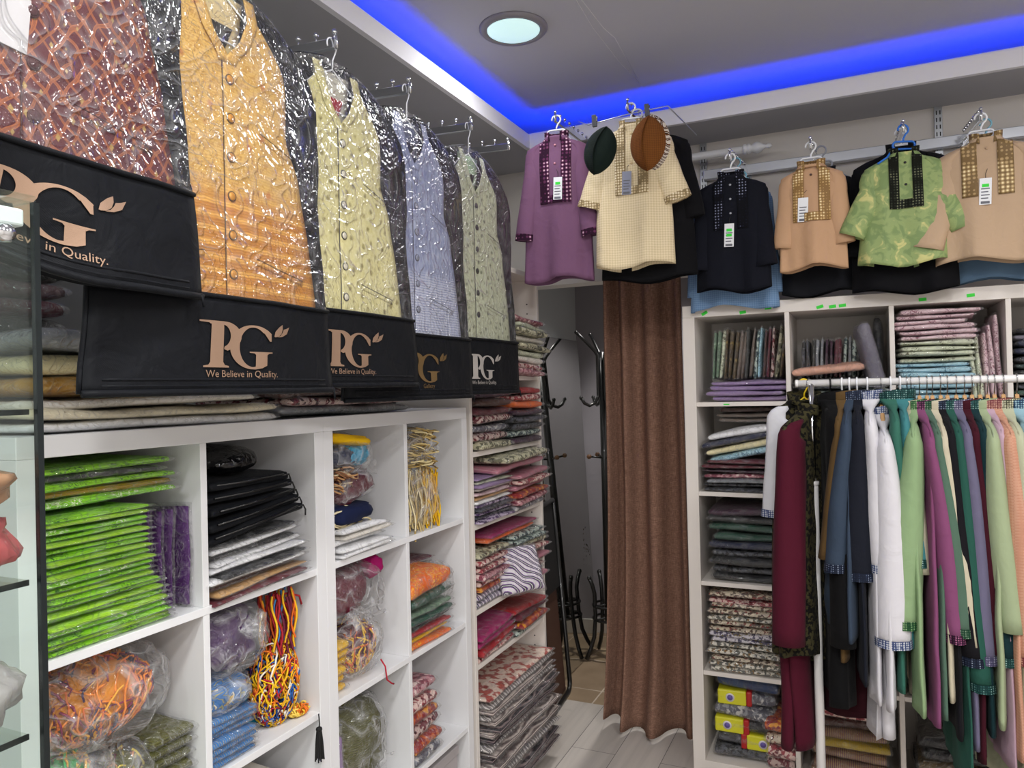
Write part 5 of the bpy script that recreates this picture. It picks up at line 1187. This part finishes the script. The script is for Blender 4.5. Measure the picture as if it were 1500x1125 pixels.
def wood_hanger(label, loc, rz, sw=.17):
    h = thing('clothes_hanger', label, 'hanger', loc, (0, 0, rz), 'wooden hangers on the rack')
    b = MB(); b.tube([Vector((.015*math.cos(a), 0, .015*math.sin(a)-.0145)) for a in [PI*1.1-i*PI*1.35/12 for i in range(13)]]+[Vector((.001, 0, -.045)), Vector((0, 0, -.062))], .0017, 6); b.build('hook', CHROME, h)
    b = MB()
    rg = []
    for i in range(21):
        q = i/10-1; z = -.080-.095*abs(q)**.8; hh = lerp(.022, .006, min(1, abs(q)*2.2))
        rg.append([Vector((q*sw, y, z+k)) for y, k in ((-.006, -hh), (.006, -hh), (.007, 0), (.005, hh), (-.005, hh), (-.007, 0))])
    b.loft(rg); b.build('wooden_yoke', WOOD, h, bevel=.001); return h
DAM = cloth('gold_black_damask', '#100f0c', 'speck', '#3c3822', '#0a0a08', 1.25)
TRW = tr_('white', '#c9cddb', '#40507c', '#e6e8ee'); TRG = tr_('green', '#5f8a58', '#1c4a2c', '#b9d0a8'); TRM = tr_('mauve', '#7a3a62', '#2a1028', '#c98aa8')
TRS = tr_('sage', '#4a6a52', '#12402a', '#9ab09a'); TRT = tr_('teal', '#2f5f5c', '#123a3a', '#b0d0cc'); TRL = tr_('lav', '#7d7a96', '#4a4664', '#d0cfe0'); TRN = tr_('navy', '#2a3650', '#141c30', '#a8b4c8')
TRP = tr_('peach', '#c08a7c', '#7a3a40', '#ecc8b0'); TRC = tr_('cream', '#c2c0a0', '#4a4a3a', '#f0efdc'); TRB = tr_('sky', '#7aa6ba', '#243c5c', '#e0eef2')
# px of collar, px row where sleeve and body end, lean of the shoulder line, body depth, sleeve half width, fabric, trim, hanger
G = [
 ('black and gold damask jacket with white sleeves, behind the burgundy one', 1178, 745, 960, None, .015, .024, DAM, None, 'y', dict(rz=10, slm=gm('wht0', '#eeeef4'), cuff=TRW, sw=.105, slv=(1, 0))),
 ('burgundy sleeved jacket with black gold damask body at the rack end', 1186, 912, 945, None, .030, .046, DAM, None, 'w', dict(rz=63, slm=gm('burg', '#561228', c2='#480e20', weave=.2), sw=.16, slv=(1, 0))),
 ('black kurta on a thin black hanger with green dot', 1216, 905, 1000, None, .034, .036, gm('blk1', '#0b0b0d'), None, 'b', dict(cuff=None, rz=-80, sw=.15)),
 ('olive brown kurta between black and steel blue ones', 1234, 790, 930, -14, .013, .024, gm('olv', '#6a5230', c2='#5c4628'), None, 'p', dict(sw=0.165)),
 ('steel blue kurta with light cuff', 1245, 803, 900, -13, .013, .036, gm('stl', '#3c4a5e', c2='#34404f'), TRN, 'p', dict(sw=0.192)),
 ('dark navy kurta with beaded cuff next to the white ones', 1256, 812, 960, -2, .012, .048, gm('nav', '#191c28', c2='#141620'), TRN, 'p', dict(sw=0.188)),
 ('white kurta with blue embroidered collar, left of two white ones', 1271, 800, 985, 7, .014, .034, gm('wht', '#efedf3', c2='#e4e2ea', weave=.15), TRW, 'p', dict(sw=0.19)),
 ('white kurta with blue embroidered collar and cuff, right of two', 1291, 893, 985, 4, .013, .048, gm('wht', '#efedf3'), TRW, 'w', dict(sw=0.214, low=1)),
 ('sea green kurta with embroidered front beside the white ones', 1305, 800, 960, 8, .012, .026, gm('sea', '#3f7868', c2='#356a5c'), TRT, 'p', dict(sw=0.178)),
 ('teal blue kurta between sea green and stone ones', 1319, 790, 900, 6, .012, .024, gm('tea', '#4a9094', c2='#3f8286'), TRT, 'p', dict(sw=0.172)),
 ('pale stone kurta mostly behind the light green one', 1329, 800, 985, 4, .012, .028, gm('sto', '#c6c2a8'), None, 'w', dict(sw=0.168)),
 ('light green kurta with wide sleeve and trimmed cuff', 1335, 868, 990, -10, .014, .046, gm('lgr', '#9cba8a', c2='#92b080', weave=.1), TRG, 'w', dict(sw=0.206)),
 ('mauve pink kurta beside the light green one', 1347, 880, 1000, 16, .012, .030, gm('mau', '#92527c', c2='#84486f'), TRM, 'w', dict(sw=0.2)),
 ('sage grey green kurta beside the mauve pink one', 1358, 872, 985, 14, .012, .032, gm('sag', '#5d7a68', c2='#54705f'), TRS, 'w', dict(sw=0.194)),
 ('ivory kurta with narrow sleeve between sage and black', 1366, 884, 960, 15, .012, .030, gm('ivo', '#dcd2b8', c2='#d0c5a8'), None, 'w', dict(sw=0.188)),
 ('black kurta hanging between ivory and bottle green ones', 1378, 908, 1010, 10, .013, .036, gm('blk2', '#15141a'), TRN, 'w', dict(sw=0.184)),
 ('bottle green kurta with silver beaded cuff', 1388, 940, 1075, 12, .012, .034, gm('bot', '#2c5f52', c2='#255347'), TRT, 'w', dict(sw=0.18)),
 ('lavender grey kurta with beaded cuff', 1401, 905, 1028, 11, .012, .032, gm('lav', '#77738e', c2='#6a6680'), TRL, 'w', dict(sw=0.176)),
 ('burgundy kurta behind the lavender grey one', 1413, 893, 1040, 10, .012, .030, gm('bur2', '#471322', c2='#3a0f1b'), None, 'w', dict(sw=0.168)),
 ('dark petrol kurta beside the burgundy one', 1424, 905, 1000, 10, .012, .034, gm('pet', '#17363c', c2='#122d32'), TRT, 'w', dict(sw=0.172)),
 ('pale pistachio kurta with straight sleeve', 1436, 862, 985, 7, .013, .036, gm('pis', '#b3c29a', c2='#a7b68e', weave=.2), None, 'w', dict(sw=0.196)),
 ('pale lilac pink kurta behind the peach one', 1447, 800, 1045, 12, .012, .026, gm('lil', '#d0afc0'), TRP, 'w', dict(sw=0.176)),
 ('peach textured kurta with bent sleeve', 1457, 900, 1030, 12, .013, .040, gm('pea', '#e0aa8e', 'check', '#d89c80', scale=1.6, weave=.2), TRP, 'w', dict(sw=0.192)),
 ('pale cream green kurta with beaded collar', 1470, 945, 1085, 10, .014, .038, gm('crg', '#cdd0b0', c2='#c1c5a2', weave=.2), TRC, 'w', dict(sw=0.19)),
 ('sky blue kurta with dark beaded collar', 1490, 928, 1010, 4, .016, .048, gm('sky', '#a3cbd9', 'damask', '#a9d0dd', '#8fbccb', scale=1.5), TRB, 'w', dict(sw=0.2)),
 ('dark petrol green kurta cut by the right picture edge', 1512, 930, 1010, 4, .016, .045, gm('pet2', '#1a3c44'), TRT, 'w', {}),
]
BLKPL = simple('black_plastic', '#111114', .35); YELPL = simple('yellow_plastic', '#e0c010', .35)
for i, (lab, px, ps, pb, phi, bd, slb, m_, tm, hg, ex) in enumerate(G):
    x = at(px, 590, 'y', RY).x
    ex = dict(ex); low = ex.pop('low', 0)
    rz = math.radians(ex.pop('rz')) if 'rz' in ex else math.radians(-90+phi*.25)
    nd = .098 if hg == 'w' else .066
    if low: nd += .015
    loc = Vector((x, RY, RZ_+.0135))
    sw = ex.pop('sw', .17); cuff = ex.pop('cuff', tm)
    zs = CAMH-(ps-557)/(1101.25/2.42); zb = CAMH-(pb-557)/(1101.25/2.42)
    nz0 = loc.z-nd
    SLn = (nz0-zs)-sw*.32-.03; Ln = nz0-zb
    if hg == 'w': wood_hanger('wooden hanger under the '+lab.split(' with ')[0].split(' beside ')[0].split(',')[0], loc, rz, sw*.72)
    else:
        pm = {'p': WPLAST, 'b': BLKPL, 'y': YELPL}[hg]
        h = thing('clothes_hanger', {'p': 'white', 'b': 'black', 'y': 'yellow'}[hg]+' plastic hanger under the '+lab.split(' with ')[0].split(',')[0], 'hanger', loc, (0, 0, rz), 'plastic hangers on the rack')
        b = MB(); b.tube([Vector((.0155*math.cos(a), 0, .0155*math.sin(a)-.0150)) for a in [PI*1.1-k*PI*1.35/12 for k in range(13)]]+[Vector((.001, 0, -.045)), Vector((0, 0, -.06))], .0028, 6); b.build('hook', pm, h)
        b = MB(); b.tube([(-sw*.75, 0, -.10-sw*.32), (-.03, 0, -.085), (0, 0, -.058), (.03, 0, -.085), (sw*.75, 0, -.10-sw*.32)], .0035, 7); b.build('shoulder_arms', pm, h)
        if hg == 'b':
            b = MB(); b.tube([Vector((.034*math.cos(a), -.0, .045*math.sin(a)-.105)) for a in [2*PI*k/20 for k in range(21)]], .0028, 6, cap=False); b.build('grip_loop', pm, h)
            b = MB(); b.box((.006, -.0, -.062), (.018, .012, .02)); b.build('size_clip', GREENS, h, False, .003)
    kurta('kurta' if 'jacket' not in lab else 'jacket', lab, loc+Vector((0, 0, -nd)), rz, m_, tm, sw=sw, L=Ln, SL=SLn, hem=sw*1.12, bd=bd, splay=.10 if phi is None else .035, sl_r=.058, cuff=cuff, seed=30+i, neck=.046, placket=None, group='garments on the rack', sl_b=slb, open_=.7, sl_y=.0022*(phi or 0)*1.6, **ex)
def trousers(label, px, ptop, pbot, w, th, m_, rz, y=RY, dx=0):
    x = at(px, 900, 'y', y).x; z1 = CAMH-(ptop-557)/(1101.25/2.42); z0 = CAMH-(pbot-557)/(1101.25/2.42)
    t = thing('trousers', label, 'trousers', (x, y, z0), (0, 0, rz), 'trousers hung below the kurtas')
    for s in (-1, 1):
        b = MB(); rings = []; so = px*.37+s
        for i in range(17):
            q = i/16; z = (z1-z0)*(1-q); ww = w*lerp(1, .86, q)
            rings.append([Vector((ww*math.cos(a)*(1+.06*nz(q*3, a, so))+.01*math.sin(q*4+so), s*th*.5+th*.55*math.sin(a)+.004*math.sin(q*6+so)+th*.3*math.sin(3*a+so), z+.012*math.cos(a)*q)) for a in [2*PI*k/18 for k in range(18)]])
        b.loft(rings, True, True); b.build('leg', m_, t)
    b = MB(); b.box((0, 0, z1-z0+.004), (w*1.9, th*2.2, .025)); b.build('waistband', m_, t, False, .004)
    return t
trousers('white trousers hanging below the white kurtas', 1287, 800, 1043, .13, .030, gm('wht', '#efedf3'), -HP+.05, RY-.03)
trousers('burgundy trousers below the burgundy sleeved jacket', 1170, 850, 1076, .10, .034, gm('burg', '#561228'), HP-.3, RY-.02)
trousers('dark maroon trousers below the black kurta', 1232, 880, 1038, .13, .050, gm('mar', '#350a16'), -.6, RY+.05)
trousers('pale cream trousers at the right, lowest on the rack', 1466, 880, 1092, .14, .024, gm('crg', '#cdd0b0'), -HP+.35, RY+.02)
trousers('grey navy trousers below the steel blue kurta', 1229, 820, 902, .09, .026, gm('stl', '#3c4a5e'), -HP-.1, RY-.03)
# ------------------------------------------------------------------ curtain
CUR = cloth('brown_curtain', '#866656', 'slub', '#6e4f42', '#a5816f', rough=.9, wr=.15, weave=.2)
b = MB(); cx0, cx1 = at(888, 600, 'y', YB-.10).x, at(1003, 600, 'y', YB-.10).x
def cf(i, j):
    z = lerp(2.455, .012, j)
    x = lerp(lerp(cx0, cx0-.045, max(0, (j-.55)/.45)**1.5), lerp(cx1, cx1+.012, j), i)
    am = lerp(.024, .055, j**.7)
    ph = 2*PI*(i*3.6+.25*math.sin(i*5))+.25*math.sin(j*2.5)
    fl = max(0, (j-.75)/.25)**2
    s = math.sin(ph); s = math.copysign(abs(s)**.75, s)
    return (x+.008*math.cos(ph)*j, YB-.10-am*s-.010*nz(i*9, j*5)-fl*.085*math.sin(PI*min(1, i*1.05))*1.1, z+.03*fl*(1-i)**2*.9+.006*math.sin(ph*.5)*fl)
b.grid(cf, 90, 60); o = b.build('curtain', CUR, solid=.002); tag(o, 'brown woven curtain hanging in the doorway of fitting corner', 'curtain')
# ------------------------------------------------------------------ fitting corner
sp_ = at(884, 600, 'y', 4.06); spx = sp_.x
cs = thing('coat_stand', 'black metal coat stand with wooden knobs behind the curtain', 'coat stand', (spx, 4.06, 0))
b = MB(); b.tube([(0, 0, .20), (0, 0, 1.72)], .021, 14); b.build('pole', BLACKM, cs)
for k in range(4):
    a = HP*k+.75; c_, s_ = math.cos(a), math.sin(a)
    def pz(r, z): return (r*c_, r*s_, z)
    b = MB(); b.tube([pz(.155, 1.83), pz(.10, 1.78), pz(.045, 1.725), pz(.030, 1.70), pz(.030, 1.55), pz(.030, 1.47), pz(.050, 1.435), pz(.085, 1.42), pz(.115, 1.435), pz(.135, 1.465)], .0095, 10); b.ball(pz(.155, 1.83), .0115, 10); b.ball(pz(.135, 1.465), .0115, 10); b.build('hook', BLACKM, cs)
    b = MB(); b.tube([pz(.01, 1.125), pz(.085, 1.135)], .0055, 8); p_ = b.build('peg', BLACKM, cs)
    b = MB(); b.ball(pz(.095, 1.136), .014, 12); b.build('knob', simple('knob_wood', '#6b4a30', .4), p_)
    b = MB(); b.tube([pz(.112, .46), pz(.095, .42), pz(.082, .37), pz(.080, .24), pz(.090, .13), pz(.115, .06), pz(.142, .012)], .0115, 10); b.ball(pz(.112, .46), .0135, 10); b.build('leg', BLACKM, cs)
for z in (.30, .225):
    b = MB(); b.tube([(.085*math.cos(2*PI*k/24), .085*math.sin(2*PI*k/24), z) for k in range(25)], .007, 8, cap=False)
    for a in (.75, .75+HP): b.tube([(-.085*math.cos(a), -.085*math.sin(a), z), (.085*math.cos(a), .085*math.sin(a), z)], .006, 8)
    b.build('ring', BLACKM, cs)
MIRM = simple('mirror_glass', '#c9cbc8', .015, 1.)
y0_, y1_ = 3.56, 4.20
mr = thing('mirror', 'tall frameless mirror leaning on the side wall of fitting corner', 'mirror', (-1.424, (y0_+y1_)/2, 0), (0, -.044, 0))
hw = (y1_-y0_)/2
MB().bx(0, .004, -hw, hw, .004, 1.80).build('mirror_pane', MIRM, mr, False)
MB().bx(-.012, -.0005, -hw, hw, 0, 1.80).build('backing', simple('mirror_back', '#3c2a22', .7), mr, False)
b = MB()
rr_ = random.Random(5)
for k in range(26):
    yy = .22+rr_.gauss(0, .03); zz = .60+rr_.gauss(0, .05); b.lathe([(.0005, .0042), (rr_.uniform(.002, .007), .0043)], (0, yy, zz), 'x', 7)
b.build('silvering_spots', simple('mirror_spot', '#4a4438', .8), mr, False)
# black tubular frame leaning against the bookcase
fr = thing('folding_frame', 'black tubular frame with dark board leaning beside the bookcase', 'frame', (-1.335, 3.39, .008), (-.0, -.075, .10))
fw, fh, rc = .17, .95, .05
pts = [(0, -fw+rc-rc*math.sin(a), rc-rc*math.cos(a)) for a in [HP*k/6 for k in range(7)]][::-1]
loop = [(0, -fw, fh)]+[(0, -fw+rc-rc*math.cos(a), rc-rc*math.sin(a)) for a in [HP*k/6 for k in range(7)]]+[(0, fw-rc+rc*math.sin(a), rc-rc*math.cos(a)) for a in [HP*k/6 for k in range(7)]]+[(0, fw, fh)]
b = MB(); b.tube(loop, .012, 10); b.tube([(0, -fw, fh), (0, fw, fh)], .012, 10); b.build('tube_frame', BLACKM, fr)
MB().bx(-.010, -.002, -fw+.01, fw-.01, .52, fh).build('board', simple('board_black', '#0e0e10', .6), fr, False)
b = MB(); b.bx(-.045, -.018, -fw+.0, fw-.02, .004, .86).build('brown_panel', simple('panel_brown', '#4a2e22', .6), fr, False, .003)
# ------------------------------------------------------------------ glass cabinet at the left edge
def glass(key, tint, base):
    t = NT(key); fr_ = t.math('POWER', t.n('LayerWeight', {'Blend': .5}).outputs['Facing'], 5.)
    return t.fin(t.n('MixShader', {0: t.math('ADD', t.math('MULTIPLY', fr_, .9), base), 1: t.n('BsdfTransparent', {'Color': lin(tint)}).outputs[0], 2: t.n('BsdfGlossy', {'Roughness': .02}).outputs[0]}).outputs[0])
GLS = glass('clear_glass', '#f6faf8', .025); GEDGE = simple('glass_edge', '#10181a', .2)
ge = at(57.5, 296, 'y', .385); gx, gz = ge.x-.004, ge.z
gc = thing('glass_cabinet', 'glass display cabinet at the left picture edge', 'cabinet', (gx, .385, 0))
MB().bx(-.004, 0, -.9, 0, .05, gz).build('front_pane', GLS, gc, False)
MB().bx(-.45, -.006, -.004, 0, .05, gz).build('end_pane', GLS, gc, False)
MB().bx(-.45, 0, -.9, 0, gz, gz+.005).build('top_pane', GLS, gc, False)
MB().bx(-.0045, .0005, -.0022, .0024, .05, gz).build('pane_edge', GEDGE, gc, False)
q0 = at(52, 302, 'y', .372); MB().bx(-.05, -.0046, -.88, -.0064, gz-.020, gz-.006).build('light_bar', simple('bar_white', '#e9e9ec', .4), gc, False, .002)
MB().bx(-.45, 0, -.9, 0, 0, .05).build('plinth', simple('plinth_dark', '#2a2a2c', .5), gc, False, .003)
for py in (600, 849, 1074):
    q = at(37, py, 'x', gx-.02); d_ = .385-q.y
    sh_ = MB().bx(-.40, -.016, -.88, -d_, q.z-.004, q.z).build('glass_shelf', GLS, gc, False)
    MB().bx(-.0165, -.0150, -.88, -d_, q.z-.0042, q.z+.0003).build('shelf_edge', GEDGE, sh_, False)
b = MB(); q = at(2, 342, 'x', gx-.004); b.ball((0, q.y-.385, q.z), .008, 10); b.build('pane_knob', CHROME, gc)
for py, c_, lab in ((846, '#c95a5e', 'coral red wrapped bundle on the middle glass cabinet shelf'), (1070, '#b9b2b4', 'pale wrapped bundle on the lowest glass cabinet shelf')):
    q = at(16, py, 'x', gx-.06)
    lump('wrapped_bundle', lab, 'bundle', (gx-.08, q.y-.058, at(37, py, 'x', gx-.02).z+.026), (.06, .06, .026), cloth('bundle'+c_, c_, c2='#8a4a50', coat=.8, wr=.6), 71+py, amp=.2)
lump('wrapped_bundle', 'tan and red wrapped bundle above the coral one in glass cabinet', 'bundle', (gx-.08, at(16, 846, 'x', gx-.06).y-.058, at(37, 846, 'x', gx-.02).z+.073), (.06, .055, .022), cloth('bundle_tan', '#b98a6a', c2='#8a3a44', coat=.8, wr=.6), 5, amp=.2)
